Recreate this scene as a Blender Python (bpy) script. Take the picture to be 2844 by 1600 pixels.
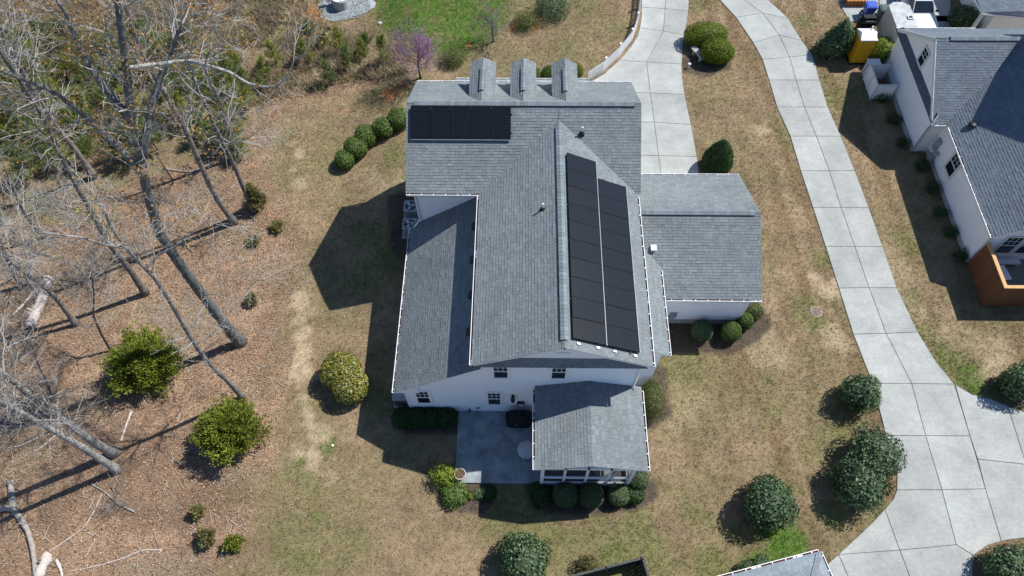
import bpy, math, random
import numpy as np
from mathutils import Matrix, Vector

# ---------------------------------------------------------------- scene, camera, sky, sun
scene = bpy.context.scene
for o in list(bpy.data.objects): bpy.data.objects.remove(o)
COL = scene.collection
FPX, CAMH, PITCH, YAW, ROLL = 1942.35, 35.483, 60.353, 1.517, 0.88
IMW, IMH = 2844.0, 1600.0
cam_data = bpy.data.cameras.new('camera')
cam_data.sensor_width = 36.0
cam_data.lens = FPX * 36.0 / IMW
cam_data.clip_start, cam_data.clip_end = 0.5, 2000.0
cam = bpy.data.objects.new('camera', cam_data)
COL.objects.link(cam)
CAMROT = (Matrix.Rotation(math.radians(YAW), 3, 'Z') @ Matrix.Rotation(math.radians(90 - PITCH), 3, 'X')
          @ Matrix.Rotation(math.radians(-ROLL), 3, 'Z'))
cam.matrix_world = Matrix.Translation((0, 0, CAMH)) @ CAMROT.to_4x4()
scene.camera = cam

SUN = Vector((0.713, 0.382, 1.0)).normalized()
SUN_EL = math.asin(SUN.z)
SUN_AZ = math.atan2(SUN.x, SUN.y)
world = bpy.data.worlds.new('World')
scene.world = world
world.use_nodes = True
wn = world.node_tree.nodes
bg = wn['Background']
sky = wn.new('ShaderNodeTexSky')
sky.sky_type = 'NISHITA'
sky.sun_disc = False
sky.sun_elevation = SUN_EL
sky.sun_rotation = SUN_AZ
sky.air_density = 1.0
sky.dust_density = 0.3
sky.ozone_density = 7.0
world.node_tree.links.new(sky.outputs[0], bg.inputs[0])
bg.inputs[1].default_value = 0.098
sun_data = bpy.data.lights.new('sun', 'SUN')
sun_data.energy = 5.0
sun_data.angle = math.radians(0.53)
sun_data.color = (1.0, 0.968, 0.915)
sun = bpy.data.objects.new('sun', sun_data)
COL.objects.link(sun)
sun.rotation_euler = SUN.to_track_quat('Z', 'Y').to_euler()
scene.view_settings.view_transform = 'Standard'
scene.view_settings.look = 'None'
scene.view_settings.exposure = 0.37
scene.view_settings.gamma = 1.0
scene.view_settings.use_curve_mapping = False
scene.render.engine = 'CYCLES'

rng = np.random.default_rng(7)
random.seed(7)

# ---------------------------------------------------------------- ground height and lookup helpers
def sstep(t):
    t = np.clip(t, 0, 1)
    return t * t * (3 - 2 * t)

def G(x, y):
    """height of the natural ground"""
    return -0.85 * sstep((-7.5 - x) / 4.5) * sstep((y - 13.0) / 7.0)

_CR = np.array(CAMROT)
def ray(u, v):
    return _CR @ np.array([u - IMW / 2, IMH / 2 - v, -FPX])

def W(u, v, z=0.0):
    """point at height z seen at photograph position (u, v)"""
    d = ray(u, v)
    k = (z - CAMH) / d[2]
    return np.array([0, 0, CAMH]) + k * d

def Wg(u, v, dz=0.0):
    p = W(u, v, dz)
    for _ in range(6):
        p = W(u, v, float(G(p[0], p[1])) + dz)
    return p

def mpp(p):
    """metres for one photograph pixel at point p"""
    return float(np.linalg.norm(np.asarray(p) - np.array([0, 0, CAMH]))) / FPX

# ---------------------------------------------------------------- value noise (numpy)
_perm = rng.random((256, 256))
def vnoise(x, y):
    xi = np.floor(x).astype(int); yi = np.floor(y).astype(int)
    fx = x - xi; fy = y - yi
    fx = fx * fx * (3 - 2 * fx); fy = fy * fy * (3 - 2 * fy)
    a = _perm[xi & 255, yi & 255]; b = _perm[(xi + 1) & 255, yi & 255]
    c = _perm[xi & 255, (yi + 1) & 255]; d = _perm[(xi + 1) & 255, (yi + 1) & 255]
    return (a * (1 - fx) + b * fx) * (1 - fy) + (c * (1 - fx) + d * fx) * fy

def fbm(x, y, s, o=4):
    r = 0; a = .5; t = 0
    for k in range(o):
        r = r + a * vnoise(x * s + 17.3 * k, y * s + 9.1 * k); t += a
        s *= 2.03; a *= .55
    return r / t

# ---------------------------------------------------------------- materials
MATS = {}
def mat(name, color=(.5, .5, .5), rough=.8, spec=.3, metal=0.0, noise=0.0, nscale=8.0, bump=0.0, bscale=40.0,
        attr=False, transl=0.0, alpha=1.0, coords='Object', patch=0.0):
    if name in MATS: return MATS[name]
    m = bpy.data.materials.new(name); m.use_nodes = True
    nt = m.node_tree; N = nt.nodes; L = nt.links
    b = N['Principled BSDF']
    b.inputs['Roughness'].default_value = rough
    b.inputs['Specular IOR Level'].default_value = spec
    b.inputs['Metallic'].default_value = metal
    tc = N.new('ShaderNodeTexCoord')
    src = None
    if attr:
        a = N.new('ShaderNodeAttribute'); a.attribute_name = 'Col'; src = a.outputs['Color']
    if noise > 0:
        n = N.new('ShaderNodeTexNoise'); n.inputs['Scale'].default_value = nscale; n.inputs['Detail'].default_value = 5
        n.inputs['Roughness'].default_value = .65
        L.new(tc.outputs[coords], n.inputs['Vector'])
        mr = N.new('ShaderNodeMapRange')
        mr.inputs['From Min'].default_value = .25; mr.inputs['From Max'].default_value = .75
        mr.inputs['To Min'].default_value = 1 - noise; mr.inputs['To Max'].default_value = 1 + noise
        L.new(n.outputs['Fac'], mr.inputs['Value'])
        mx = N.new('ShaderNodeMix'); mx.data_type = 'RGBA'; mx.blend_type = 'MULTIPLY'
        mx.inputs['Factor'].default_value = 1
        if src: L.new(src, mx.inputs['A'])
        else: mx.inputs['A'].default_value = (*color, 1)
        L.new(mr.outputs['Result'], mx.inputs['B'])
        src = mx.outputs['Result']
    if patch > 0:
        mp = N.new('ShaderNodeMapping'); mp.inputs['Scale'].default_value = (.7, .45, .5); L.new(tc.outputs[coords], mp.inputs['Vector'])
        n3 = N.new('ShaderNodeTexNoise'); n3.inputs['Scale'].default_value = .9; n3.inputs['Detail'].default_value = 6; n3.inputs['Roughness'].default_value = .7
        L.new(mp.outputs[0], n3.inputs['Vector'])
        m3 = N.new('ShaderNodeMapRange'); m3.inputs['From Min'].default_value = .3; m3.inputs['From Max'].default_value = .7
        m3.inputs['To Min'].default_value = 1 - patch; m3.inputs['To Max'].default_value = 1 + patch; L.new(n3.outputs['Fac'], m3.inputs['Value'])
        x3 = N.new('ShaderNodeMix'); x3.data_type = 'RGBA'; x3.blend_type = 'MULTIPLY'; x3.inputs['Factor'].default_value = 1
        L.new(src, x3.inputs['A']); L.new(m3.outputs['Result'], x3.inputs['B']); src = x3.outputs['Result']
    if src: L.new(src, b.inputs['Base Color'])
    else: b.inputs['Base Color'].default_value = (*color, 1)
    if bump > 0:
        n2 = N.new('ShaderNodeTexNoise'); n2.inputs['Scale'].default_value = bscale; n2.inputs['Detail'].default_value = 4
        L.new(tc.outputs[coords], n2.inputs['Vector'])
        bp = N.new('ShaderNodeBump'); bp.inputs['Strength'].default_value = bump; bp.inputs['Distance'].default_value = .05
        L.new(n2.outputs['Fac'], bp.inputs['Height']); L.new(bp.outputs['Normal'], b.inputs['Normal'])
    out = N['Material Output']
    if transl > 0:
        t = N.new('ShaderNodeBsdfTranslucent')
        if src: L.new(src, t.inputs['Color'])
        else: t.inputs['Color'].default_value = (*color, 1)
        ms = N.new('ShaderNodeMixShader'); ms.inputs[0].default_value = transl
        L.new(b.outputs[0], ms.inputs[1]); L.new(t.outputs[0], ms.inputs[2]); L.new(ms.outputs[0], out.inputs['Surface'])
    if alpha < 1: b.inputs['Alpha'].default_value = alpha
    MATS[name] = m
    return m

M_SHINGLE = mat('roof_shingle', attr=True, rough=.92, spec=.2, noise=.12, nscale=30, bump=.2, bscale=120, patch=.13)
M_CAP = mat('ridge_shingle', (.165, .19, .205), .92, .2, noise=.25, nscale=5, bump=.3, bscale=100)
M_WHITE = mat('white_paint', (.86, .86, .87), .55, .35, noise=.03, nscale=2)
M_SIDING = mat('white_siding', (.88, .89, .91), .6, .3, noise=.05, nscale=.7)
M_NSIDING = mat('cream_siding', (.80, .79, .77), .6, .3, noise=.05, nscale=.7)
M_TRIM = mat('trim_grey_white', (.62, .62, .60), .6, .3)
M_GLASS = mat('window_glass', (.012, .02, .03), .06, .6)
M_DARK = mat('dark_metal', (.015, .016, .018), .45, .4)
M_PFRAME = mat('black_panel_frame', (.008, .010, .013), .6, .12)
M_BLACKCLOTH = mat('black_cover', (.012, .012, .014), .75, .3, noise=.3, nscale=6, bump=.5, bscale=9)
M_GREYCLOTH = mat('grey_cover', (.46, .47, .50), .8, .2, noise=.15, nscale=5, bump=.6, bscale=7)
M_DEBRIS = mat('gutter_debris', (.075, .03, .02), .95, .1, noise=.6, nscale=25)
M_CONC = mat('driveway_concrete', (.50, .50, .465), .85, .25, noise=.16, nscale=.9, bump=.12, bscale=30, coords='Object')
M_JOINT = mat('joint_filler', (.17, .165, .14), .95, .1, noise=.3, nscale=6)
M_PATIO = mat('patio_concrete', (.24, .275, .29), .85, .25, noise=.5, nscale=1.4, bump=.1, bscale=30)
M_FOUND = mat('foundation_block', (.36, .36, .35), .9, .2, noise=.15, nscale=3, bump=.2)
M_ALU = mat('aluminium', (.62, .64, .66), .35, .5, metal=.7)
M_GALV = mat('galvanised_grey', (.34, .36, .38), .45, .4, metal=.3, noise=.1)
M_BARK = mat('bark', attr=True, rough=.95, spec=.1, noise=.7, nscale=4.5, bump=.9, bscale=9)
M_TWIG = mat('twig', attr=True, rough=.9, spec=.15, noise=.2, nscale=2)
M_LEAF = mat('leaf', attr=True, rough=.55, spec=.3, transl=.3)
M_LEAFG = mat('glossy_leaf', attr=True, rough=.58, spec=.28, transl=.2)
M_DRY = mat('dry_blade', attr=True, rough=.85, spec=.15, transl=.3)
M_WOODNEW = mat('cedar_board', (.155, .065, .03), .7, .25, noise=.4, nscale=3.5)
M_WOODLIT = mat('cedar_cap_lit', (.55, .33, .14), .7, .25, noise=.2, nscale=4)  # paler than the boards: sunlight on the cap put into its colour
M_WOODOLD = mat('weathered_wood', (.075, .08, .075), .9, .15, noise=.4, nscale=5)
M_DEADWOOD = mat('bleached_deadwood', (.50, .44, .40), .9, .1, noise=.3, nscale=4, bump=.7, bscale=8)
M_MULCHPOT = mat('potting_mulch', (.14, .085, .06), .95, .1, noise=.7, nscale=30, bump=.8, bscale=40)
M_POT = mat('stone_pot', (.42, .36, .32), .8, .25, noise=.15, nscale=6)
M_STONE = mat('grey_stone', (.36, .37, .36), .9, .2, noise=.25, nscale=5, bump=.3)
M_YELLOW = mat('yellow_plastic', (.62, .33, .015), .5, .35, noise=.1, nscale=3)
M_PLASTW = mat('white_plastic', (.66, .67, .68), .45, .4, noise=.04)
M_BLUE = mat('blue_plastic', (.03, .08, .42), .45, .4)
M_GREENP = mat('green_plastic', (.035, .085, .07), .5, .4)
M_BLACKP = mat('black_plastic', (.018, .018, .02), .5, .4)
M_CARW = mat('white_car_paint', (.60, .62, .66), .22, .5)
M_TYRE = mat('tyre_rubber', (.02, .02, .02), .85, .2)
M_ORANGEW = mat('orange_wood', (.45, .20, .06), .8, .2, noise=.3, nscale=6)
M_TRAILW = mat('trailer_panel', (.46, .45, .42), .45, .4, noise=.08, nscale=2)
M_TRAILR = mat('trailer_roof', (.40, .415, .42), .6, .3, noise=.35, nscale=2.2)
M_RUST = mat('rusty_iron', (.22, .15, .12), .9, .2, noise=.25, nscale=9, bump=.3)
M_GRAVEL = mat('gravel_bed', (.36, .39, .40), .95, .2, noise=.4, nscale=14, bump=1.0, bscale=25)
M_DECK = mat('porch_deck', (.20, .23, .27), .7, .25, noise=.1)
M_FLOORG = mat('deck_floor', (.17, .19, .16), .8, .2, noise=.2)
M_SCREEN = mat('insect_screen', (.03, .035, .04), .8, .1, alpha=.55)

def panel_mat():
    m = bpy.data.materials.new('solar_cells'); m.use_nodes = True
    nt = m.node_tree; N = nt.nodes; L = nt.links; b = N['Principled BSDF']
    tc = N.new('ShaderNodeTexCoord')
    sx = N.new('ShaderNodeSeparateXYZ'); L.new(tc.outputs['Object'], sx.inputs[0])
    def stripes(sock, per, w):
        d = N.new('ShaderNodeMath'); d.operation = 'DIVIDE'; d.inputs[1].default_value = per; L.new(sock, d.inputs[0])
        f = N.new('ShaderNodeMath'); f.operation = 'FRACT'; L.new(d.outputs[0], f.inputs[0])
        c = N.new('ShaderNodeMath'); c.operation = 'LESS_THAN'; c.inputs[1].default_value = w; L.new(f.outputs[0], c.inputs[0])
        return c.outputs[0]
    s1 = stripes(sx.outputs['X'], .064, .22)
    s2 = stripes(sx.outputs['Y'], .165, .10)
    a = N.new('ShaderNodeMath'); a.operation = 'MAXIMUM'; L.new(s1, a.inputs[0]); L.new(s2, a.inputs[1])
    mx = N.new('ShaderNodeMix'); mx.data_type = 'RGBA'
    mx.inputs['A'].default_value = (.005, .0065, .009, 1); mx.inputs['B'].default_value = (.015, .019, .024, 1)
    L.new(a.outputs[0], mx.inputs['Factor']); L.new(mx.outputs['Result'], b.inputs['Base Color'])
    b.inputs['Roughness'].default_value = .22; b.inputs['Specular IOR Level'].default_value = .34
    return m
M_CELLS = panel_mat()

# ---------------------------------------------------------------- mesh builder
class MB:
    def __init__(s): s.v = []; s.f = []; s.c = []; s.smooth = False
    def add(s, vs, fs, col=None):
        k = len(s.v)
        s.v.extend([tuple(float(q) for q in p) for p in vs])
        s.f.extend([tuple(i + k for i in f) for f in fs])
        if col is not None: s.c.extend([col] * len(vs))
        return s
    def obb(s, o, ax, ay, az, col=None):
        """box with corner o and three edge vectors"""
        o, ax, ay, az = (np.asarray(q, float) for q in (o, ax, ay, az))
        vs = [o, o + ax, o + ax + ay, o + ay, o + az, o + ax + az, o + ax + ay + az, o + ay + az]
        fs = [(0, 3, 2, 1), (4, 5, 6, 7), (0, 1, 5, 4), (1, 2, 6, 5), (2, 3, 7, 6), (3, 0, 4, 7)]
        if np.dot(np.cross(ax, ay), az) < 0: fs = [f[::-1] for f in fs]
        return s.add(vs, fs, col)
    def box(s, x0, x1, y0, y1, z0, z1, col=None):
        return s.obb((x0, y0, z0), (x1 - x0, 0, 0), (0, y1 - y0, 0), (0, 0, z1 - z0), col)
    def bar(s, a, b, w, h, up=(0, 0, 1), col=None):
        """rectangular bar from a to b"""
        a = np.asarray(a, float); b = np.asarray(b, float); d = b - a; l = np.linalg.norm(d); d /= l
        u = np.asarray(up, float); x = np.cross(d, u)
        if np.linalg.norm(x) < 1e-4: x = np.cross(d, (1, 0, 0))
        x /= np.linalg.norm(x); u = np.cross(x, d)
        return s.obb(a - x * w / 2 - u * h / 2, x * w, d * l, u * h, col)
    def prism(s, poly, n, t, col=None):
        """polygon (3D, facing n) with thickness t downwards"""
        poly = [np.asarray(p, float) for p in poly]; n = np.asarray(n, float)
        a = sum((np.cross(poly[i], poly[(i + 1) % len(poly)]) for i in range(len(poly))), np.zeros(3))
        if np.dot(a, n) < 0: poly = poly[::-1]
        k = len(poly)
        vs = poly + [p - n * t for p in poly]
        fs = [tuple(range(k)), tuple(range(2 * k - 1, k - 1, -1))] + [(i, i + k, (i + 1) % k + k, (i + 1) % k) for i in range(k)]
        return s.add(vs, fs, col)
    def tube(s, pts, rad, n=8, col=None, cap=True):
        pts = np.asarray(pts, float); k = len(pts)
        rad = np.broadcast_to(rad, (k,))
        d = np.gradient(pts, axis=0); d /= (np.linalg.norm(d, axis=1)[:, None] + 1e-9)
        up = np.array([.31, .17, .93]) if abs(d[0][2]) < .9 else np.array([1., .2, 0])
        x = np.cross(d, up); x /= (np.linalg.norm(x, axis=1)[:, None] + 1e-9); y = np.cross(d, x)
        an = np.linspace(0, 2 * math.pi, n, endpoint=False)
        vs = (pts[:, None, :] + rad[:, None, None] * (np.cos(an)[None, :, None] * x[:, None, :] + np.sin(an)[None, :, None] * y[:, None, :])).reshape(-1, 3)
        fs = [(i * n + j, i * n + (j + 1) % n, (i + 1) * n + (j + 1) % n, (i + 1) * n + j) for i in range(k - 1) for j in range(n)]
        if cap: fs += [tuple(range(n))[::-1], tuple(range((k - 1) * n, k * n))]
        return s.add(vs, fs, col)
    def lathe(s, c, prof, n=20, col=None, close=True):
        """profile [(r,z)...] turned about the vertical through c"""
        vs = []; an = np.linspace(0, 2 * math.pi, n, endpoint=False)
        for r, z in prof: vs += [(c[0] + r * math.cos(a), c[1] + r * math.sin(a), c[2] + z) for a in an]
        k = len(prof)
        fs = [(i * n + j, i * n + (j + 1) % n, (i + 1) * n + (j + 1) % n, (i + 1) * n + j) for i in range(k - 1) for j in range(n)]
        if close: fs += [tuple(range(n))[::-1], tuple(range((k - 1) * n, k * n))]
        return s.add(vs, fs, col)
    def mesh(s, name, m, off=(0, 0, 0)):
        me = bpy.data.meshes.new(name)
        v = np.asarray(s.v, float) - np.asarray(off, float)
        me.from_pydata(v.tolist(), [], s.f)
        if s.c and len(s.c) == len(s.v): set_col(me, np.asarray(s.c, float))
        me.materials.append(m)
        if s.smooth: me.polygons.foreach_set('use_smooth', [True] * len(me.polygons))
        me.update()
        return me

def set_col(me, c):
    a = me.color_attributes.new('Col', 'FLOAT_COLOR', 'POINT')
    q = np.ones((len(c), 4), np.float32); q[:, :3] = c[:, :3]
    a.data.foreach_set('color', q.ravel())

def np_mesh(name, verts, k, m, col=None, off=(0, 0, 0), smooth=False):
    """many separate k-gons from an array of shape (n*k, 3)"""
    verts = np.asarray(verts, np.float32).reshape(-1, 3) - np.asarray(off, np.float32)
    n = len(verts) // k
    me = bpy.data.meshes.new(name)
    me.vertices.add(n * k); me.vertices.foreach_set('co', verts.ravel())
    me.loops.add(n * k); me.loops.foreach_set('vertex_index', np.arange(n * k, dtype=np.int32))
    me.polygons.add(n); me.polygons.foreach_set('loop_start', np.arange(0, n * k, k, dtype=np.int32))
    me.polygons.foreach_set('loop_total', np.full(n, k, np.int32))
    if col is not None: set_col(me, np.repeat(np.asarray(col, np.float32), k, axis=0) if len(col) == n else np.asarray(col))
    me.materials.append(m)
    me.update(calc_edges=True)
    return me

# ---------------------------------------------------------------- objects
LOC = {}
def thing(name, label, cat, loc, group=None):
    o = bpy.data.objects.new(name, None); COL.objects.link(o)
    o.location = [float(q) for q in loc]; o.empty_display_size = .3
    o['label'] = label; o['category'] = cat
    if group: o['group'] = group
    LOC[o.name] = np.array([float(q) for q in loc])
    return o

def root(o):
    while o.parent: o = o.parent
    return o

def link(name, me, parent=None, kind=None, label=None, cat=None, group=None):
    o = bpy.data.objects.new(name, me); COL.objects.link(o)
    if parent: o.parent = parent
    if kind: o['kind'] = kind
    if label: o['label'] = label
    if cat: o['category'] = cat
    if group: o['group'] = group
    return o

def part(name, mb, m, parent, kind=None, label=None):
    """mesh in world coordinates that belongs to a thing standing at its own base"""
    off = LOC.get(root(parent).name, np.zeros(3)) + (part_off(parent))
    return link(name, mb.mesh(name, m, off), parent, kind, label)

def part_off(o):
    t = np.zeros(3)
    while o.parent:
        t += np.array(o.location); o = o.parent
    return t

def piece(name, me, parent, loc, ax=None, ay=None, az=None):
    """object with shared mesh data placed at world loc with axes"""
    o = bpy.data.objects.new(name, me); COL.objects.link(o); o.parent = parent
    off = LOC.get(root(parent).name, np.zeros(3)) + part_off(parent)
    mtx = Matrix.Identity(4)
    if ax is not None:
        for r in range(3):
            mtx[r][0] = ax[r]; mtx[r][1] = ay[r]; mtx[r][2] = az[r]
    mtx.translation = Vector([float(a - b) for a, b in zip(loc, off)])
    o.matrix_basis = mtx
    return o

def unit(v):
    v = np.asarray(v, float); return v / np.linalg.norm(v)

def clip(poly, a, b, c):
    """keep a*x+b*y<=c"""
    out = []; k = len(poly)
    for i in range(k):
        p, q = poly[i], poly[(i + 1) % k]
        dp = a * p[0] + b * p[1] - c; dq = a * q[0] + b * q[1] - c
        if dp <= 0: out.append(p)
        if dp * dq < 0:
            t = dp / (dp - dq); out.append((p[0] + t * (q[0] - p[0]), p[1] + t * (q[1] - p[1])))
    return out

def halfplanes(poly):
    a = sum(poly[i][0] * poly[(i + 1) % len(poly)][1] - poly[(i + 1) % len(poly)][0] * poly[i][1] for i in range(len(poly)))
    if a < 0: poly = poly[::-1]
    hp = []
    for i in range(len(poly)):
        p, q = poly[i], poly[(i + 1) % len(poly)]
        nx, ny = q[1] - p[1], -(q[0] - p[0]); l = math.hypot(nx, ny)
        if l < 1e-6: continue
        hp.append((nx / l, ny / l, (nx * p[0] + ny * p[1]) / l))
    return hp

# ================================================================ building helpers
SH_BASE = np.array([.176, .200, .209])
def roof_plane(parent, poly, base=SH_BASE, expo=.155, tabw=(.16, .33), slab=.16, slabmat=None, name='roof_slope'):
    poly = [np.asarray(p, float) for p in poly]
    a = sum((np.cross(poly[i] - poly[0], poly[(i + 1) % len(poly)] - poly[0]) for i in range(len(poly))), np.zeros(3))
    n = unit(a); n = n if n[2] > 0 else -n
    t = unit(np.array([0, 0, 1.]) - n * n[2]); s = np.cross(t, n)
    o = min(poly, key=lambda p: p @ t)
    p2 = [((p - o) @ s, (p - o) @ t) for p in poly]
    mb = MB(); mb.prism([p - n * .012 for p in poly], n, slab)
    ro = part(name, mb, slabmat or M_WHITE, parent)
    hp = halfplanes([(x, y) for x, y in p2])
    hp = [(A, B, C + .025) for A, B, C in hp]
    smin = min(x for x, y in p2) - .03; smax = max(x for x, y in p2) + .03; tmax = max(y for x, y in p2) + .03
    vs = []; fs = []; cs = []
    k = 0; tt = -.025
    while tt < tmax:
        sx = smin - random.random() * .3
        rowtint = random.uniform(.96, 1.04)
        while sx < smax:
            w = random.uniform(*tabw); x0, x1 = sx + .004, sx + w - .004; sx += w
            q = [(x0, tt), (x1, tt), (x1, tt + expo + .01), (x0, tt + expo + .01)]
            for A, B, C in hp:
                if any(A * x + B * y > C for x, y in q): q = clip(q, A, B, C)
                if len(q) < 3: break
            if len(q) < 3: continue
            th = random.choice((.009, .013, .019))
            lo = tt
            top = [o + s * x + t * y + n * (.002 + th * max(0, 1 - (y - lo) / (expo + .01)) + .003) for x, y in q]
            bot = [o + s * x + t * y - n * .004 for x, y in q]
            m = len(q); b0 = len(vs)
            vs += top + bot
            fs.append(tuple(range(b0, b0 + m)))
            for i in range(m):
                j = (i + 1) % m
                fs.append((b0 + i, b0 + m + i, b0 + m + j, b0 + j))
            c = base * rowtint * random.choice((.88, .95, .98, 1.0, 1.03, 1.09)) * random.uniform(.97, 1.03)
            cs += [c] * (2 * m)
        tt += expo; k += 1
    sb = MB(); sb.v = [tuple(v) for v in vs]; sb.f = fs; sb.c = cs
    part('shingles', sb, M_SHINGLE, ro, kind='stuff')
    return ro

def gutter(parent, a, b, out, hang=.62):
    a = np.asarray(a, float); b = np.asarray(b, float); out = unit(out); d = unit(b - a); L = np.linalg.norm(b - a)
    z = np.array([0, 0, 1.]); w = .13
    mb = MB()
    base = a - z * .15
    mb.obb(base + out * .0, d * L, out * w, z * .02)
    mb.obb(base + out * (w - .025), d * L, out * .025, z * .125)
    mb.obb(base, d * .02, out * (w - .026), z * .11); mb.obb(base + d * (L - .02), d * .02, out * (w - .026), z * .11)
    x = .15
    while x < L - .05:
        mb.obb(base + d * x + z * .098, d * .04, out * (w - .026), z * .02); x += hang
    g = part('gutter', mb, M_WHITE, parent)
    db = MB(); x = .03
    while x < L - .2:
        l = min(random.uniform(.3, 1.4), L - .03 - x)
        db.obb(base + d * x + z * .021, d * l, out * (w - .03), z * random.uniform(.03, .065)); x += l + random.choice((0.0, .02, .5))
    part('leaf_debris', db, M_DEBRIS, g, kind='stuff')
    return g

def ridge_cap(parent, a, b, m, hw=.19, sp=.21, lift=.045):
    """vent strip over a ridge with folded cap shingles laid on it"""
    a = np.asarray(a, float); b = np.asarray(b, float); d = unit(b - a); L = np.linalg.norm(b - a)
    z = np.array([0, 0, 1.]); x = np.cross(d, z)
    mb = MB()
    for sgn in (-1, 1):
        e = unit(x * sgn - z * m); nn = unit(np.cross(e, d)); nn = nn if nn[2] > 0 else -nn
        mb.obb(a + nn * .012, d * L, e * hw * .93, nn * lift)
    r = part('ridge_vent', mb, M_DARK if lift > .02 else M_CAP, parent)
    pm = MB(); zz = lift + .02
    for sgn in (-1, 1):
        e = np.array([0, sgn * 1., -m]); e = e / np.linalg.norm(e); nn = np.array([0, sgn * m, 1.]); nn /= np.linalg.norm(nn)
        o = nn * zz - np.array([0, 0, 0])
        vs = [(0, 0, 0), (sp + .02, 0, 0)]
        o0 = np.array([0, 0, zz + .004]); o1 = np.array([sp * .97, 0, zz + .014])
        q = [o0, o1, o1 + e * hw, o0 + e * hw]
        pm.prism(q, nn, .012)
    variants = []
    for k in range(4):
        f = (.88, .97, 1.05, 1.13)[k]
        mm = mat('ridge_shingle_%d' % k, tuple(np.array((.178, .215, .232)) * f), .92, .2, noise=.25, nscale=5, bump=.3, bscale=100)
        variants.append(pm.mesh('cap_shingle', mm))
    k = 0; t = 0
    ay = np.cross(z, d)
    while t < L - .05:
        piece('cap_shingle', random.choice(variants), r, a + d * t, d, ay, z); t += sp
    return r

def siding(parent, o, ux, poly, n, m=M_SIDING, lap=.17, name='siding'):
    """lap siding on a wall polygon (u along ux, v up) at origin o"""
    o = np.asarray(o, float); ux = unit(ux); n = unit(n); z = np.array([0, 0, 1.])
    hp = halfplanes(poly); mb = MB()
    u0 = min(p[0] for p in poly); u1 = max(p[0] for p in poly); v0 = min(p[1] for p in poly); v1 = max(p[1] for p in poly)
    v = v0
    while v < v1 - 1e-3:
        q = [(u0, v), (u1, v), (u1, min(v + lap, v1)), (u0, min(v + lap, v1))]
        for h in hp:
            q = clip(q, *(h[0], h[1], h[2] + 1e-6))
            if len(q) < 3: break
        if len(q) >= 3:
            top = [o + ux * x + z * y + n * (.006 + .020 * (1 - (y - v) / lap)) for x, y in q]
            bot = [o + ux * x + z * y for x, y in q]
            k = len(q); fs = [tuple(range(k))] + [(i, k + i, k + (i + 1) % k, (i + 1) % k) for i in range(k)]
            mb.add(top + bot, fs)
        v += lap
    return part(name, mb, m, parent)

def window(parent, o, ux, n, w, h, grid=(3, 2), trim=.10, frame=M_WHITE, double=True):
    """double-hung window, o lower left corner on the wall"""
    o = np.asarray(o, float); ux = unit(ux); n = unit(n); z = np.array([0, 0, 1.])
    mb = MB(); b = o + n * .026
    mb.obb(b - ux * trim - z * trim, ux * (w + 2 * trim), n * .05, z * trim)
    mb.obb(b - ux * trim + z * h, ux * (w + 2 * trim), n * .05, z * trim)
    mb.obb(b - ux * trim, ux * trim, n * .045, z * h); mb.obb(b + ux * w, ux * trim, n * .045, z * h)
    mb.obb(b + z * (h * .5 - .03), ux * w, n * .04, z * .06)
    for vv in (0, h - .04): mb.obb(b + z * vv, ux * w, n * .035, z * .04)
    for uu in (0, w - .04): mb.obb(b + ux * uu + z * .04, ux * .04, n * .033, z * (h - .08))
    for i in range(1, grid[0]):
        mb.obb(b + ux * (w * i / grid[0] - .011) + z * (h * .5 + .03), ux * .022, n * .03, z * (h * .5 - .07))
    for j in range(1, grid[1]):
        mb.obb(b + ux * .04 + z * (h * .5 + h * .5 * j / grid[1] - .011), ux * (w - .08), n * .028, z * .022)
    wd = part('window', mb, frame, parent)
    for v0, v1 in ((.04, h * .5 - .03), (h * .5 + .03, h - .04)):
        g = MB(); g.obb(o + ux * .04 + z * v0 + n * .027, ux * (w - .08), n * .012, z * (v1 - v0))
        part('pane', g, M_GLASS, wd)
    return wd

def vent_pipe(parent, p, r=.045, h=.42):
    mb = MB(); mb.lathe(p, [(r, -.12), (r, h), (r * .7, h)], 10); mb.smooth = False
    q = part('vent_pipe', mb, M_PLASTW, parent)
    f = MB(); f.lathe((p[0], p[1], p[2]), [(.15, -.14), (.13, .03), (.06, .12)], 10)
    part('flashing', f, M_DARK, q)

# ================================================================ MAIN HOUSE
house = thing('house', 'large white house with grey shingle roofs, three dormers and rooftop solar panels', 'house', (0, 18, 0))
xA0, xA1, yA, zA, mA = -5.945, 6.055, 25.955, 9.011, .546
yAf, zAf = 29.41, 7.125
zE_ = 6.72                                   # upper eave height
yAe = 21.95
mAr = (zA - zE_) / (yA - yAe)                # pitch of the rear slope
xB, zB = 1.856, 8.60
xBl, xBr = -2.163, 5.872
mB = (zB - zE_) / (xB - xBl)
yi = yA - (zA - zB) / mAr
yBr = 12.42
yW = 12.66
# --- solid wall cores
core = MB()
core.box(-5.62, 5.48, 22.40, 29.0, -1.0, 6.55)
core.box(-1.80, 5.45, yW, 22.39, -.2, 6.40)
core.prism([(-5.75, yW, 0), (-1.81, yW, 0), (-1.81, yW, 6.15), (-5.75, yW, 3.30)], (0, -1, 0), 22.38 - yW)
core.box(5.46, 6.90, 14.2, 22, -.2, 4.30)
core.box(6.0, 12.18, 18.0, 25.1, .5, 3.62)
core.prism([(-5.62, 22.4, 6.56), (-5.62, 29.0, 6.56), (-5.62, 29.0, 6.95), (-5.62, yA, 8.75), (-5.62, 22.4, 6.72)], (-1, 0, 0), 11.05)
core.prism([(-1.75, yW, 6.41), (5.4, yW, 6.41), (xB, yW, 8.38)], (0, -1, 0), 9)
core.prism([(12.18, 18.0, 3.63), (12.18, 25.1, 3.63), (12.18, 21.62, 5.4)], (1, 0, 0), 6)
part('wall', core, M_SIDING, house)
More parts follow.
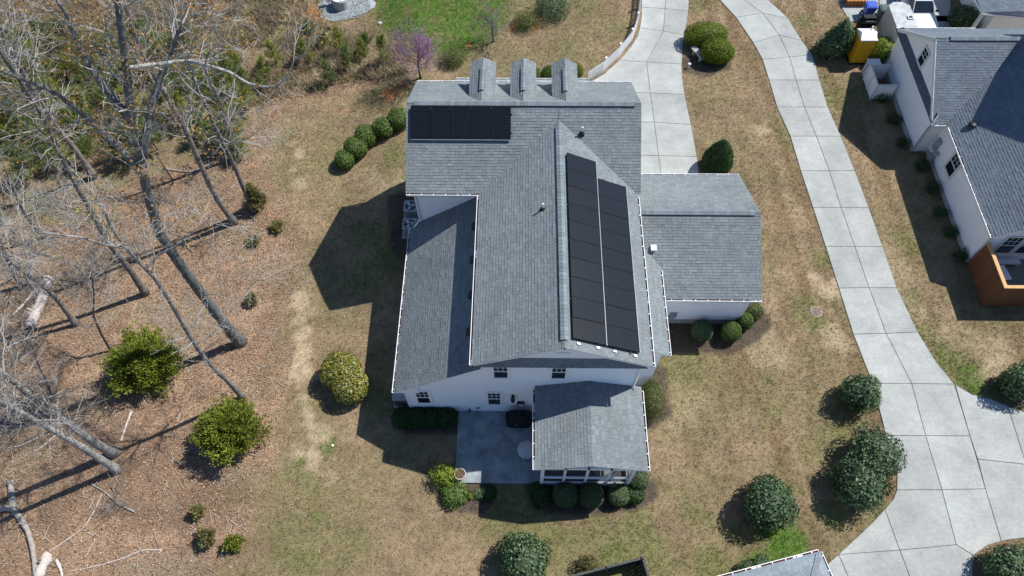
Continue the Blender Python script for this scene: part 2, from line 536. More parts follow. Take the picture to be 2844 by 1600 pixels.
fm = MB(); fm.box(6.91, 12.21, 17.97, 25.13, -.2, .5); fm.box(-5.77, -3.3, yW - .02, yW + .3, -.2, .12)
part('foundation', fm, M_FOUND, house)
# --- siding on the faces the photo shows
siding(house, (-1.8, yW, 0.02), (1, 0, 0), [(0, 0), (7.27, 0), (7.27, 6.5), (0, 6.5)], (0, -1, 0))
siding(house, (-5.75, yW, 0.02), (1, 0, 0), [(0, 0), (3.949, 0), (3.949, 6.12), (0, 3.28)], (0, -1, 0))
siding(house, (-1.8, yW, 6.53), (1, 0, 0), [(0.1, 0), (7.2, 0), (xB + 1.8, 1.86)], (0, -1, 0))
siding(house, (-5.62, 22.40, 3.0), (1, 0, 0), [(0, 0), (3.82, 0), (3.82, 3.5), (0, 3.5)], (0, -1, 0))
siding(house, (6.91, 18.0, .5), (1, 0, 0), [(0, 0), (5.28, 0), (5.28, 3.1), (0, 3.1)], (0, -1, 0))
siding(house, (5.46, 14.2, 0), (1, 0, 0), [(0, 0), (1.44, 0), (1.44, 4.3), (0, 4.3)], (0, -1, 0))
siding(house, (-5.75, 22.38, 0), (0, -1, 0), [(0, 0), (22.38 - yW, 0), (22.38 - yW, 3.2), (0, 3.2)], (-1, 0, 0))
# corner boards
for q in ((-5.80, -5.66, yW - .05, yW - .027, .02, 3.25), (5.35, 5.50, yW - .05, yW - .027, .02, 6.5),
          (12.08, 12.23, 17.94, 17.972, .5, 3.6), (-5.67, -5.53, 22.34, 22.373, 3.0, 6.5)):
    cb = MB(); cb.box(*q); part('corner_board', cb, M_WHITE, house)
# --- roofs
def zr(y): return zA - mAr * (yA - y)
roof_plane(house, [(xA0, yA, zA), (xB, yA, zA), (xB, yi, zB), (xBl, yAe, zE_), (xA0, yAe, zE_)])
roof_plane(house, [(xB, yA, zA), (xA1, yA, zA), (xA1, yAe, zE_), (xBr, yAe, zE_), (xB, yi, zB)])
roof_plane(house, [(xA0, yA, zA), (xA1, yA, zA), (xA1, yAf, zAf), (xA0, yAf, zAf)])
roof_plane(house, [(xB, yi, zB), (xB, yBr, zB), (xBl, yBr, zE_), (xBl, yAe, zE_)])
roof_plane(house, [(xB, yi, zB), (xB, yBr, zB), (xBr, yBr, zE_), (xBr, yAe, zE_)])
mC = .70; xC = -6.19; zC = 3.15
def zc(x): return zC + mC * (x - xC)
yC = 12.45
roof_plane(house, [(xC, yC, zC), (xC, 22.37, zC), (-1.83, 22.37, zc(-1.83)), (-1.83, yC, zc(-1.83))])
yE0, zE0, mE, xE1 = 21.623, 5.619, .467, 12.43
def ze(y): return zE0 - mE * abs(y - yE0)
xD, zD, mD = 7.18, 4.42, .50
yv1 = yE0 - (zE0 - zD) / mE; xv2 = 5.5; yv2 = yE0 - (zE0 - (zD + mD * (xD - xv2))) / mE
roof_plane(house, [(xD, 14.0, zD), (xD, yv1, zD), (xv2, yv2, zD + mD * (xD - xv2)), (xv2, 14.0, zD + mD * (xD - xv2))])
roof_plane(house, [(6.0, yE0, zE0), (xE1, yE0, zE0), (xE1, 25.577, ze(25.577)), (6.0, 25.577, ze(25.577))])
roof_plane(house, [(6.0, yE0, zE0), (xE1, yE0, zE0), (xE1, 17.53, ze(17.53)), (6.0, 17.53, ze(17.53))])
# pent roof across the rear gable
roof_plane(house, [(-1.95, yBr + .01, 6.48), (5.66, yBr + .01, 6.48), (5.3, yW - .02, 6.98), (-1.6, yW - .02, 6.98)], slab=.08, expo=.12)
# front porch roof
roof_plane(house, [(-4.3, 33.8, 3.15), (4.1, 33.8, 3.15), (4.1, 29.0, 4.6), (-4.3, 29.0, 4.6)])
for q in (-4.0, -1.4, 1.2, 3.8):
    pb = MB(); pb.box(q - .12, q + .12, 33.3, 33.54, -.8, 3.05); part('porch_post', pb, M_WHITE, house)
# gable vent plate
gv = MB(); gv.box(xB - .28, xB + .28, yW - .05, yW - .03, 7.3, 7.62); part('gable_vent', gv, M_WHITE, house)
# ridges
ridge_cap(house, (xA0 + .35, yA, zA + .02), (xA1 - .3, yA, zA + .02), mA)
ridge_cap(house, (xB, yi - .5, zB + .02), (xB, yBr + .5, zB + .02), mB)
ridge_cap(house, (6.05, yE0, zE0 + .02), (xE1 - .3, yE0, zE0 + .02), mE)
# gutters
gutter(house, (xA0, yAe, zE_), (xBl - .02, yAe, zE_), (0, -1, 0))
gutter(house, (xBr, yBr, zE_), (xBr, yAe - .2, zE_), (1, 0, 0))
gutter(house, (xBl, yAe - .15, zE_), (xBl, yBr, zE_), (-1, 0, 0), hang=30)
gutter(house, (xC, yC, zC), (xC, 22.3, zC), (-1, 0, 0), hang=.5)
gutter(house, (xD, 14.0, zD), (xD, yv1 - .25, zD), (1, 0, 0))
gutter(house, (7.0, 17.53, ze(17.53)), (xE1, 17.53, ze(17.53)), (0, -1, 0))
gutter(house, (6.1, 25.577, ze(25.577)), (xE1, 25.577, ze(25.577)), (0, 1, 0))
gutter(house, (xA0, yAf, zAf), (xA1, yAf, zAf), (0, 1, 0))
gutter(house, (-4.3, 33.8, 3.15), (4.1, 33.8, 3.15), (0, 1, 0))
# eave return at the low left corner
er = MB(); er.prism([(xC + .02, yC + .02, zC - .14), (-5.0, yC + .02, zC - .14), (-5.0, yC + .02, zC + .66)], (0, -1, 0), .15)
part('eave_return', er, M_WHITE, house)
# downspouts
ds = MB(); ds.smooth = True
ds.tube([(-5.6, 22.30, 6.45), (-5.62, 22.30, 6.2), (-5.62, 22.30, zc(-5.62) + .35), (-5.8, 22.22, zc(-5.8) + .14), (-5.98, 22.1, zc(-5.98) + .10)], .045, 8)
part('downspout', ds, M_WHITE, house)
ds = MB(); ds.smooth = True
ds.tube([(5.86, yBr + .2, 6.5), (5.43, yW - .08, 6.2), (5.43, yW - .08, 4.0), (5.45, yW - .2, 3.85)], .04, 8)
part('downspout', ds, M_WHITE, house)
# --- dormers
for cx, fy in ((-2.14, 29.42), (0.03, 29.40), (2.24, 29.38)):
    zr_, hw, md = 8.86, .66, .56
    zl = zr_ - hw * md
    yb = yA + (zA - zr_) / mA; ybl = yA + (zA - zl) / mA
    dm = MB(); dm.box(cx - hw + .1, cx + hw - .1, 27.3, fy - .2, 7.6, zl - .02)
    dm.prism([(cx - hw + .1, fy - .2, zl - .03), (cx + hw - .1, fy - .2, zl - .03), (cx, fy - .2, zr_ - .12)], (0, 1, 0), 2.0)
    do = part('dormer', dm, M_SIDING, house)
    for sg in (-1, 1):
        mbx = [(cx, yb, zr_), (cx, fy, zr_), (cx + sg * hw, fy, zl), (cx + sg * hw, ybl, zl)]
        # dormer slopes are parts of the house roof
        roof_plane(house, mbx, base=SH_BASE * 1.0, slab=.08, tabw=(.2, .34))
    ridge_cap(house, (cx, fy - .75, zr_ + .02), (cx, fy - 2.35, zr_ + .02), md, hw=.15)
    wm = MB(); wm.box(cx - .3, cx + .3, fy - .19, fy - .16, 7.75, 8.4); part('dormer_window', wm, M_GLASS, do)
# --- windows of the rear wall
for x0, z0, w, h in ((-1.27, 4.72, .70, 1.60), (1.42, 4.70, .70, 1.60), (-5.26, 1.25, .68, 1.62), (-1.66, 1.12, .68, 1.66)):
    window(house, (x0, yW, z0), (1, 0, 0), (0, -1, 0), w, h)
ln = MB(); ln.lathe((-.38, yW - .18, 1.92), [(.03, 0), (.10, .08), (.12, .35), (.06, .46), (.02, .55)], 8); ln.box(-.45, -.31, yW - .06, yW - .03, 2.15, 2.55); ln.box(-.395, -.365, yW - .2, yW - .05, 2.42, 2.46)
part('wall_lantern', ln, M_DARK, house)
fl = MB(); fl.box(-.16, .20, yW - .16, yW - .03, 1.28, 1.62); part('junction_box', fl, M_DARK, house)
fl = MB(); fl.box(-.10, .14, yW - .19, yW - .165, 1.38, 1.50); part('box_cover', fl, M_WHITE, house)
hb = MB(); hb.box(-2.72, -2.62, yW - .14, yW - .03, .30, .42); hb.tube([(-2.67, yW - .1, .32), (-2.67, yW - .16, .1), (-2.66, yW - .2, -.02)], .02, 6); part('hose_bib', hb, M_DARK, house)
hv = MB(); hv.box(-2.30, -2.12, yW - .09, yW - .03, .52, .66); part('dryer_vent', hv, M_GALV, house)
# meter boxes on the garage wall
mt = MB(); mt.box(7.35, 7.85, 17.80, 17.97, .75, 1.35); part('meter_cabinet', mt, M_PLASTW, house)
mt = MB(); mt.lathe((8.35, 17.86, 1.0), [(.14, -.13), (.15, .0), (.14, .13), (.04, .16)], 12); mt.box(8.2, 8.6, 17.9, 17.97, .8, 1.3); mt.tube([(7.85, 17.9, .95), (8.0, 17.9, .9), (8.2, 17.9, .95)], .025, 6)
part('electric_meter', mt, M_GALV, house)
# roof penetrations
vent_pipe(house, (3.05, 24.59, 8.33)); vent_pipe(house, (1.01, 19.88, 8.22))
vb = MB(); vb.box(6.74, 6.98, 19.72, 19.96, 4.66, 4.94); vb.prism([(6.71, 19.68, 4.95), (7.01, 19.68, 4.95), (7.01, 20.0, 5.0), (6.71, 20.0, 5.0)], (0, 0, 1), .04)
part('roof_vent_box', vb, M_TRIM, house)
for y in (20.52, 18.5, 16.47, 14.5):
    x = -2.36; z = zc(x); e = unit((1, 0, mC)); n = unit((-mC, 0, 1))
    vb = MB(); vb.obb(np.array((x - .17, y - .19, zc(x - .17) + .02)), e * .42, (0, .38, 0), n * .09)
    part('box_vent', vb, M_DARK, house)

# ---------------------------------------------------------------- solar panels
def panel_meshes(lx, ly):
    f = MB(); t = .04; w = .022
    f.box(0, lx, 0, ly, -.01, 0.004)
    f.box(0, lx, 0, w, .004, t); f.box(0, lx, ly - w, ly, .004, t); f.box(0, w, w, ly - w, .004, t); f.box(lx - w, lx, w, ly - w, .004, t)
    g = MB(); g.box(w, lx - w, w, ly - w, .006, t - .004)
    return f.mesh('solar_panel', M_PFRAME), g.mesh('cell_sheet', M_CELLS)
def panels(origin, ax, ay, cols, rows, lx, ly, gap=.022):
    az = np.cross(ax, ay); fm_, gm_ = panel_meshes(lx, ly)
    for i in range(cols):
        for j in range(rows):
            o = np.asarray(origin) + np.asarray(ax) * i * (lx + gap) + np.asarray(ay) * j * (ly + gap)
            a1, a2 = random.gauss(0, .004), random.gauss(0, .004)
            px_ = unit(np.asarray(ax) + az * a1); py_ = unit(np.asarray(ay) + az * a2); pz_ = unit(np.cross(px_, py_)); py_ = np.cross(pz_, px_)
            pn = piece('solar_panel', fm_, house, o, px_, py_, pz_)
            c = bpy.data.objects.new('cell_sheet', gm_); COL.objects.link(c); c.parent = pn
def rail(a, b, m=M_ALU, w=.045):
    mb = MB(); mb.bar(a, b, w, .05); part('mounting_rail', mb, m, house)
# rear slope of the front block: five portrait panels
ax = np.array([1., 0, 0]); ay = unit((0, 1, mAr)); nA = np.cross(ax, ay)
oA = np.array([-5.72, 24.33, zr(24.33)]) + nA * .13
panels(oA, ax, ay, 5, 1, 1.008, 1.69)
rail(oA - ay * .03 - nA * .01, oA - ay * .03 - nA * .01 + ax * 5.13)
for k in (.35, 1.3): rail(oA - ax * .05 + ay * k - nA * .06, oA + ax * 5.2 + ay * k - nA * .06, M_DARK)
# right slope of the main wing: a column of ten and a column of nine, landscape
ex = unit((1, 0, -mB)); ey = np.array([0, 1., 0]); nB = np.cross(ex, ey)
oB = np.array([2.15, 12.88, zB - mB * (2.15 - xB)]) + nB * .13
axp, ayp = ey, -ex                              # panel x along y so its long side runs down the slope
panels(oB + ex * 1.66, ey, -ex, 10, 1, 1.0, 1.66, .02)
panels(oB + ex * 3.37, ey, -ex, 9, 1, 1.0, 1.66, .02)
rail(oB + ex * 1.685 - nB * .0, oB + ex * 1.685 + ey * 9.2 - nB * .0)
rail(oB + ex * 3.40 - nB * .0, oB + ex * 3.40 + ey * 9.18, M_ALU, .02)
rail(oB + ex * 1.69 + ey * 9.2, oB + ex * 1.69 + ey * 10.2, M_ALU, .02)
for k in (.4, 1.25, 2.1, 2.95): rail(oB + ex * k - ey * .12 - nB * .06, oB + ex * k + ey * 9.3 - nB * .06, M_DARK)
for k in (.25, 1.2, 2.05, 3.1):
    mb = MB(); q = oB + ex * k - ey * .2 - nB * .1; mb.obb(q, ex * .16, ey * .1, nB * .05); part('rail_foot', mb, M_ALU, house)

# ---------------------------------------------------------------- screened porch
xF, zF, mF = 3.257, 4.40, .28
xFl, xFr, yF = .715, 5.812, 8.586
for sg, xe in ((-1, xFl), (1, xFr)):
    roof_plane(house, [(xF, yW - .03, zF), (xF, yF, zF), (xe, yF, zF - mF * abs(xe - xF)), (xe, yW - .03, zF - mF * abs(xe - xF))], slab=.14)
capm = MB()
ridge_cap(house, (xF, yW - .1, zF - .02), (xF, yF + .05, zF - .02), mF, hw=.16, lift=.01)
zl = zF - mF * (xF - xFl)
gutter(house, (xFl, yW - .2, zl), (xFl, yF, zl), (-1, 0, 0)); gutter(house, (xFr, yF, zl), (xFr, yW - .2, zl), (1, 0, 0))
yS = 8.80; x0, x1 = 1.08, 5.33
fl = MB(); fl.box(x0 - .05, x1 + .05, yS - .05, yW - .05, .0, .30); part('porch_floor', fl, M_DECK, house)
pf = MB()
bays = np.linspace(x0, x1, 5)
for i, b in enumerate(bays):
    w = .16 if i in (0, 4) else .11
    pf2 = MB(); pf2.box(b - w / 2, b + w / 2, yS - w / 2, yS + w / 2, .30, 3.30); part('porch_post', pf2, M_WHITE, house)
for xs in (x0, x1):
    for yy in (10.1, 11.4):
        pf2 = MB(); pf2.box(xs - .05, xs + .05, yy - .05, yy + .05, .30, 3.30); part('porch_post', pf2, M_WHITE, house)
pf.box(x0 + .09, x1 - .09, yS - .055, yS + .055, 3.05, 3.30); pf.box(x0 + .09, x1 - .09, yS - .045, yS + .045, 1.45, 1.57); pf.box(x0 + .09, x1 - .09, yS - .04, yS + .04, .31, .62)
for xs in (x0, x1):
    pf.box(xs - .045, xs + .045, yS + .09, yW - .06, 3.05, 3.28); pf.box(xs - .04, xs + .04, yS + .09, yW - .06, 1.46, 1.56); pf.box(xs - .035, xs + .035, yS + .09, yW - .06, .31, .60)
part('porch_rail', pf, M_WHITE, house)
gp = MB(); gp.prism([(xFl + .2, yS - .02, zl - .2), (xFr - .2, yS - .02, zl - .2), (xF, yS - .02, zF - .2)], (0, -1, 0), .06); part('porch_gable', gp, M_WHITE, house)
for i in range(4):
    sc = MB(); sc.box(bays[i] + .06, bays[i + 1] - .06, yS + .06, yS + .064, .62, 3.05); part('insect_screen', sc, M_SCREEN, house)
# wooden step beside the porch
st = MB()
for k in range(5): st.box(.47 + k * .112, .47 + k * .112 + .106, 8.86, 10.06, .12, .24)
part('porch_step', st, M_DECK, house)

# ================================================================ NEIGHBOUR HOUSE (right)
nh = thing('house', 'one-storey cream house with blue-grey shingle roof beside the long driveway', 'house', (30, 30, 0))
NB = np.array([.135, .165, .195])
core = MB()
core.box(25.42, 36, 30.7, 38.5, 0, 3.0); core.box(26.38, 38, 22.2, 30.69, 0, 2.95)
core.prism([(25.42, 30.7, 3.01), (25.42, 38.5, 3.01), (25.42, 34.62, 5.55)], (-1, 0, 0), 8)
core.box(31.75, 38, 28.0, 36.3, 2.5, 6.6)
core.prism([(31.75, 28.0, 6.61), (31.75, 36.3, 6.61), (31.75, 36.2, 6.9), (31.75, 32.3, 9.75), (31.75, 28.0, 8.0)], (-1, 0, 0), 6.2)
core.prism([(26.38, 22.2, 2.96), (38, 22.2, 2.96), (32.2, 22.2, 6.5)], (0, -1, 0), 8)
part('wall', core, M_NSIDING, nh)
fo = MB(); fo.box(25.36, 25.41, 30.66, 38.5, -.1, .4); fo.box(26.32, 26.37, 22.2, 30.6, -.1, .35); part('foundation', fo, M_FOUND, nh)
siding(nh, (25.42, 38.5, .4), (0, -1, 0), [(0, 0), (7.8, 0), (7.8, 2.6), (0, 2.6)], (-1, 0, 0), M_NSIDING)
siding(nh, (25.42, 38.5, 3.01), (0, -1, 0), [(0, 0), (7.8, 0), (3.88, 2.5)], (-1, 0, 0), M_NSIDING)
siding(nh, (26.38, 30.69, .35), (0, -1, 0), [(0, 0), (8.49, 0), (8.49, 2.6), (0, 2.6)], (-1, 0, 0), M_NSIDING)
siding(nh, (25.42, 30.7, .4), (1, 0, 0), [(0, 0), (.95, 0), (.95, 2.6), (0, 2.6)], (0, -1, 0), M_NSIDING)
siding(nh, (26.38, 22.2, .1), (1, 0, 0), [(0, 0), (11, 0), (11, 2.85), (0, 2.85)], (0, -1, 0), M_NSIDING)
siding(nh, (26.38, 22.2, 2.96), (1, 0, 0), [(0.2, 0), (11.4, 0), (5.8, 3.4)], (0, -1, 0), M_NSIDING)
for q in ((25.37, 25.395, 30.64, 30.80, .4, 3.0), (25.37, 25.52, 30.64, 30.672, .4, 3.0), (26.33, 26.352, 22.14, 22.30, .3, 2.9), (26.33, 26.5, 22.12, 22.17, .1, 2.9)):
    cb = MB(); cb.box(*q); part('corner_board', cb, M_TRIM, nh)
# roofs
nrz, nry, nm = 5.80, 34.62, .67
def nz(y): return nrz - nm * abs(y - nry)
wx, wz, wm = 26.12, 3.03, .60
def wz_(x): return wz + wm * (x - wx)
vx = wx + (nrz - wz) / wm
ey0 = 30.35
roof_plane(nh, [(25.2, nry, nrz), (36, nry, nrz), (36, 38.85, nz(38.85)), (25.2, 38.85, nz(38.85))], base=NB)
roof_plane(nh, [(25.2, nry, nrz), (vx + .0, nry, nrz), (wx + (nz(ey0) - wz) / wm, ey0, nz(ey0)), (25.2, ey0, nz(ey0))], base=NB)
roof_plane(nh, [(vx, nry, nrz), (wx, ey0 - (nz(ey0) - wz) / nm + 0.0, wz), (wx, 21.95, wz), (32.2, 21.95, wz_(32.2)), (32.2, nry, wz_(32.2))], base=NB)
roof_plane(nh, [(25.12, 30.35, 2.96), (25.12, 38.85, 2.96), (25.40, 38.5, 3.32), (25.40, 30.7, 3.32)], base=NB * .75, slab=.07, expo=.12)
for sg, ms in ((-1, .40), (1, .74)):
    roof_plane(nh, [(31.6, 32.3, 10.0), (38, 32.3, 10.0), (38, 32.3 + sg * 4.6, 10 - 4.6 * ms), (31.6, 32.3 + sg * 4.6, 10 - 4.6 * ms)], base=NB)
ridge_cap(nh, (26.0, nry, nrz + .02), (30.3, nry, nrz + .02), nm, hw=.2)
gutter(nh, (wx, 21.95, wz), (wx, 30.0, wz), (-1, 0, 0), hang=.7)
gutter(nh, (25.3, ey0, nz(ey0)), (26.15, ey0, nz(ey0)), (0, -1, 0))
gutter(nh, (25.2, 38.85, nz(38.85)), (30.5, 38.85, nz(38.85)), (0, 1, 0))
# rake trim of the gable
for a, b in (((25.17, 38.9, nz(38.85) - .12), (25.17, nry, nrz - .12)), ((25.17, ey0, nz(ey0) - .12), (25.17, nry, nrz - .12))):
    mb = MB(); mb.bar(a, b, .05, .22); part('rake_board', mb, M_TRIM, nh)
window(nh, (25.42, 35.35, 3.45), (0, -1, 0), (-1, 0, 0), .75, 1.1, (2, 2), .09, M_TRIM)
window(nh, (26.38, 28.5, 1.15), (0, -1, 0), (-1, 0, 0), .95, 1.45, (3, 2), .10, M_TRIM)
window(nh, (27.25, 22.2, 1.05), (1, 0, 0), (0, -1, 0), .95, 1.65, (3, 2), .09, M_TRIM)
window(nh, (28.42, 22.2, 1.05), (1, 0, 0), (0, -1, 0), .95, 1.65, (3, 2), .09, M_TRIM)
em = MB(); em.box(26.15, 26.35, 29.95, 30.35, .9, 1.7); em.box(26.0, 26.3, 29.6, 29.95, .35, .75); em.lathe((26.15, 29.6, 1.05), [(.16, -.1), (.17, .05), (.06, .12)], 12)
part('electric_meter', em, M_GALV, nh)
vent_pipe(nh, (28.9, 32.0, nz(32.0) + .05), .05, .35)
rv = MB(); p0 = np.array((27.0, 29.6, wz_(27.0) + .05)); rv.lathe(p0, [(.22, 0), (.26, .05), (.16, .16), (.04, .2)], 12); part('roof_vent', rv, M_DARK, nh)

# ---- deck screen of cedar boards behind that house
dk = thing('deck_screen', 'reddish-brown horizontal board screen wrapping the deck of the right-hand house', 'deck', (26.4, 19.3, 0))
bh = .142; L1 = 22.1 - 19.27; L2 = 6.0
b1 = MB(); b1.box(-.03, .03, 0, L1, 0, bh - .012); b1m = b1.mesh('board', M_WOODNEW)
b2 = MB(); b2.box(0, L2, -.03, .03, 0, bh - .012); b2m = b2.mesh('board', M_WOODNEW)
for k in range(15):
    piece('board', b1m, dk, (26.37, 19.27, .05 + k * bh)); piece('board', b2m, dk, (26.34, 19.235, .05 + k * bh))
cp = MB(); cp.box(26.28, 26.48, 19.14, 22.1, 2.19, 2.24); part('top_cap', cp, M_WOODLIT, dk)
cp = MB(); cp.box(26.482, 32.4, 19.14, 19.33, 2.19, 2.24); part('top_cap', cp, M_WOODLIT, dk)
fl = MB(); fl.box(26.42, 32.3, 19.29, 22.12, .3, .42); part('deck_floor', fl, M_FLOORG, dk)
for x, y in ((26.5, 19.4), (26.5, 20.8), (28.4, 19.4), (30.3, 19.4)):
    po = MB(); po.box(x - .05, x + .05, y - .05, y + .05, .0, 2.18); part('post', po, M_WOODNEW, dk)
tb = thing('patio_table', 'pale blue-white table standing inside the cedar deck screen', 'table', (27.15, 20.75, .42))
mb = MB(); mb.obb((26.85, 21.2, 1.12), (.75, .1, 0), (.15, -.95, 0), (0, 0, .04)); part('table_top', mb, M_PLASTW, tb)
for dx, dy in ((.1, -.05), (.65, 0), (.75, -.75), (.2, -.85)):
    mb = MB(); mb.tube([(26.85 + dx, 21.2 + dy, .42), (26.85 + dx, 21.2 + dy, 1.12)], .025, 6); part('leg', mb, M_DARK, tb)
sv = thing('storage_bench', 'small pale bench against the wall inside the cedar deck screen', 'bench', (28.2, 21.75, .42))
mb = MB(); mb.box(27.6, 28.9, 21.6, 21.95, .72, .80); part('seat', mb, M_TRIM, sv)
for x in (27.65, 28.8):
    mb = MB(); mb.box(x, x + .06, 21.62, 21.93, .42, .72); part('leg', mb, M_TRIM, sv)

# ---- porch roof of a further house in the top right corner
fh = thing('house', 'corner of a pale house roof and porch post at the top right edge', 'house', (34, 43, 0))
core = MB(); core.box(33.0, 40, 41.2, 47, 0, 2.9); part('wall', core, M_NSIDING, fh)
roof_plane(fh, [(31.5, 40.6, 2.9), (35.2, 40.1, 2.9), (36.5, 43.2, 4.3), (34.6, 45.5, 4.3), (31.2, 44.5, 2.9)], base=NB * 1.2)
gutter(fh, (31.5, 40.6, 2.9), (36.0, 40.0, 2.9), (-.1, -1, 0), hang=30)
for x, y in ((31.9, 41.0),):
    po = MB(); po.bar((x, y, 0), (x, y, 2.7), .2, .2); part('porch_post', po, M_TRIM, fh)

# ---- house corner at the bottom edge (hip roof with gutter)
rr = math.radians(14.1); e1 = np.array([-math.cos(rr), -math.sin(rr), 0]); e2 = np.array([math.sin(rr), -math.cos(rr), 0])
bc = np.array([13.24, 5.30, 2.85])
bh_ = thing('house', 'hip-roofed grey house corner with white gutter at the bottom edge', 'house', (11, 2, 0))
core = MB(); c0 = bc + e1 * .45 + e2 * .45; core.obb((c0[0], c0[1], 0), e1 * 9, e2 * 6, (0, 0, 2.7)); part('wall', core, M_SIDING, bh_)
hp_ = bc + e1 * 3 + e2 * 3 + np.array([0, 0, 1.5])
hq_ = bc + e1 * 7 + e2 * 3 + np.array([0, 0, 1.5])
LT = np.array([.22, .26, .285])
roof_plane(bh_, [bc, bc + e1 * 10, hq_, hp_], base=LT)
roof_plane(bh_, [bc, bc + e2 * 6, hp_], base=LT)
roof_plane(bh_, [bc + e2 * 6, bc + e2 * 6 + e1 * 10, hq_, hp_], base=LT)
ridge_cap(bh_, bc + unit(hp_ - bc) * .2 + np.array([0, 0, .0]), hp_, .2, hw=.13, lift=.01)
gutter(bh_, bc + e1 * 9.8, bc, -e2); gutter(bh_, bc, bc + e2 * 5.8, -e1)

# ---- weathered wooden enclosure beside it
fe = thing('wood_enclosure', 'dark weathered plank enclosure poking in at the bottom edge beside the lawn', 'fence', (4.4, 4.4, 0))
fc = np.array([5.72, 5.22, 0.])
bm = MB(); bm.box(-.07, .07, -.012, .012, 0, 1.15); bm_ = bm.mesh('board', M_WOODOLD)
for k in range(22):
    piece('board', bm_, fe, fc + e1 * (.08 + k * .15), e1, e2, np.array([0, 0, 1.]))
for k in range(12):
    piece('board', bm_, fe, fc + e2 * (.1 + k * .15) + e1 * .0, e2, -e1, np.array([0, 0, 1.]))
for a, b in ((fc, fc + e1 * 3.4), (fc, fc + e2 * 1.9)):
    mb = MB(); mb.bar(a + np.array([0, 0, 1.17]), b + np.array([0, 0, 1.17]), .10, .04); part('top_rail', mb, M_WOODOLD, fe)
    mb = MB(); q = e2 if a is fc and abs((b - a) @ e1) > 1 else e1
    mb.bar(a + q * .05 + np.array([0, 0, .3]), b + q * .05 + np.array([0, 0, .3]), .05, .09); part('rail', mb, M_WOODOLD, fe)
for q in (fc, fc + e1 * 1.7, fc + e2 * 1.8):
    mb = MB(); mb.box(q[0] - .06, q[0] + .06, q[1] - .06, q[1] + .06, 0, 1.27); part('post', mb, M_WOODOLD, fe)

# ================================================================ DRIVEWAYS, PATIO
def drive(name, slabs, gap=.011, top=.05, parent=None):
    hulls = []
    base = MB()
    for px in slabs:
        pts = [Wg(u, v) for u, v in px]
        base.prism([(p[0], p[1], .012) for p in pts], (0, 0, 1), .1)
    do = link(name, base.mesh(name, M_JOINT), None, 'structure')
    for px in slabs:
        pts = np.array([W(u, v, top)[:2] for u, v in px])
        a = sum(pts[i][0] * pts[(i + 1) % len(pts)][1] - pts[(i + 1) % len(pts)][0] * pts[i][1] for i in range(len(pts)))
        if a < 0: pts = pts[::-1]
        k = len(pts); ins = []
        for i in range(k):
            d0 = unit(pts[i] - pts[i - 1]); d1 = unit(pts[(i + 1) % k] - pts[i])
            n0 = np.array([-d0[1], d0[0]]); n1 = np.array([-d1[1], d1[0]])
            n = n0 + n1; n /= max(.5, n @ n0)
            ins.append(pts[i] + n * gap)
        c = np.mean(ins, axis=0)
        tint = random.uniform(.90, 1.06)
        mb = MB(); mb.prism([(p[0], p[1], top) for p in ins], (0, 0, 1), .12)
        mb.c = [tuple(np.array([.372, .386, .368]) * tint)] * len(mb.v)
        me = mb.mesh('slab', M_SLAB, (c[0], c[1], 0)); so = link('slab', me, do); so.location = (c[0], c[1], 0)
        bv = so.modifiers.new('edge', 'BEVEL'); bv.width = .012; bv.segments = 1; bv.limit_method = 'ANGLE'
    return do

def slab_mat():
    m = bpy.data.materials.new('concrete_slab'); m.use_nodes = True
    nt = m.node_tree; N = nt.nodes; L = nt.links; b = N['Principled BSDF']
    b.inputs['Roughness'].default_value = .85; b.inputs['Specular IOR Level'].default_value = .25
    a = N.new('ShaderNodeAttribute'); a.attribute_name = 'Col'
    g = N.new('ShaderNodeNewGeometry')
    n1 = N.new('ShaderNodeTexNoise'); n1.inputs['Scale'].default_value = .55; n1.inputs['Detail'].default_value = 7; n1.inputs['Roughness'].default_value = .68
    n2 = N.new('ShaderNodeTexNoise'); n2.inputs['Scale'].default_value = 9; n2.inputs['Detail'].default_value = 5
    st = N.new('ShaderNodeMapping'); st.inputs['Scale'].default_value = (1, 14, 1)
    n3 = N.new('ShaderNodeTexNoise'); n3.inputs['Scale'].default_value = .9; n3.inputs['Detail'].default_value = 3
    L.new(g.outputs['Position'], n1.inputs['Vector']); L.new(g.outputs['Position'], n2.inputs['Vector'])
    L.new(g.outputs['Position'], st.inputs['Vector']); L.new(st.outputs[0], n3.inputs['Vector'])
    src = a.outputs['Color']
    for n, lo, hi in ((n1, .76, 1.12), (n2, .90, 1.08), (n3, .95, 1.04)):
        mr = N.new('ShaderNodeMapRange'); mr.inputs['From Min'].default_value = .3; mr.inputs['From Max'].default_value = .7
        mr.inputs['To Min'].default_value = lo; mr.inputs['To Max'].default_value = hi
        L.new(n.outputs['Fac'], mr.inputs['Value'])
        mx = N.new('ShaderNodeMix'); mx.data_type = 'RGBA'; mx.blend_type = 'MULTIPLY'; mx.inputs['Factor'].default_value = 1
        L.new(src, mx.inputs['A']); L.new(mr.outputs[0], mx.inputs['B']); src = mx.outputs['Result']
    L.new(src, b.inputs['Base Color'])
    bp = N.new('ShaderNodeBump'); bp.inputs['Strength'].default_value = .15; bp.inputs['Distance'].default_value = .02
    L.new(n2.outputs['Fac'], bp.inputs['Height']); L.new(bp.outputs['Normal'], b.inputs['Normal'])
    return m
M_SLAB = slab_mat()

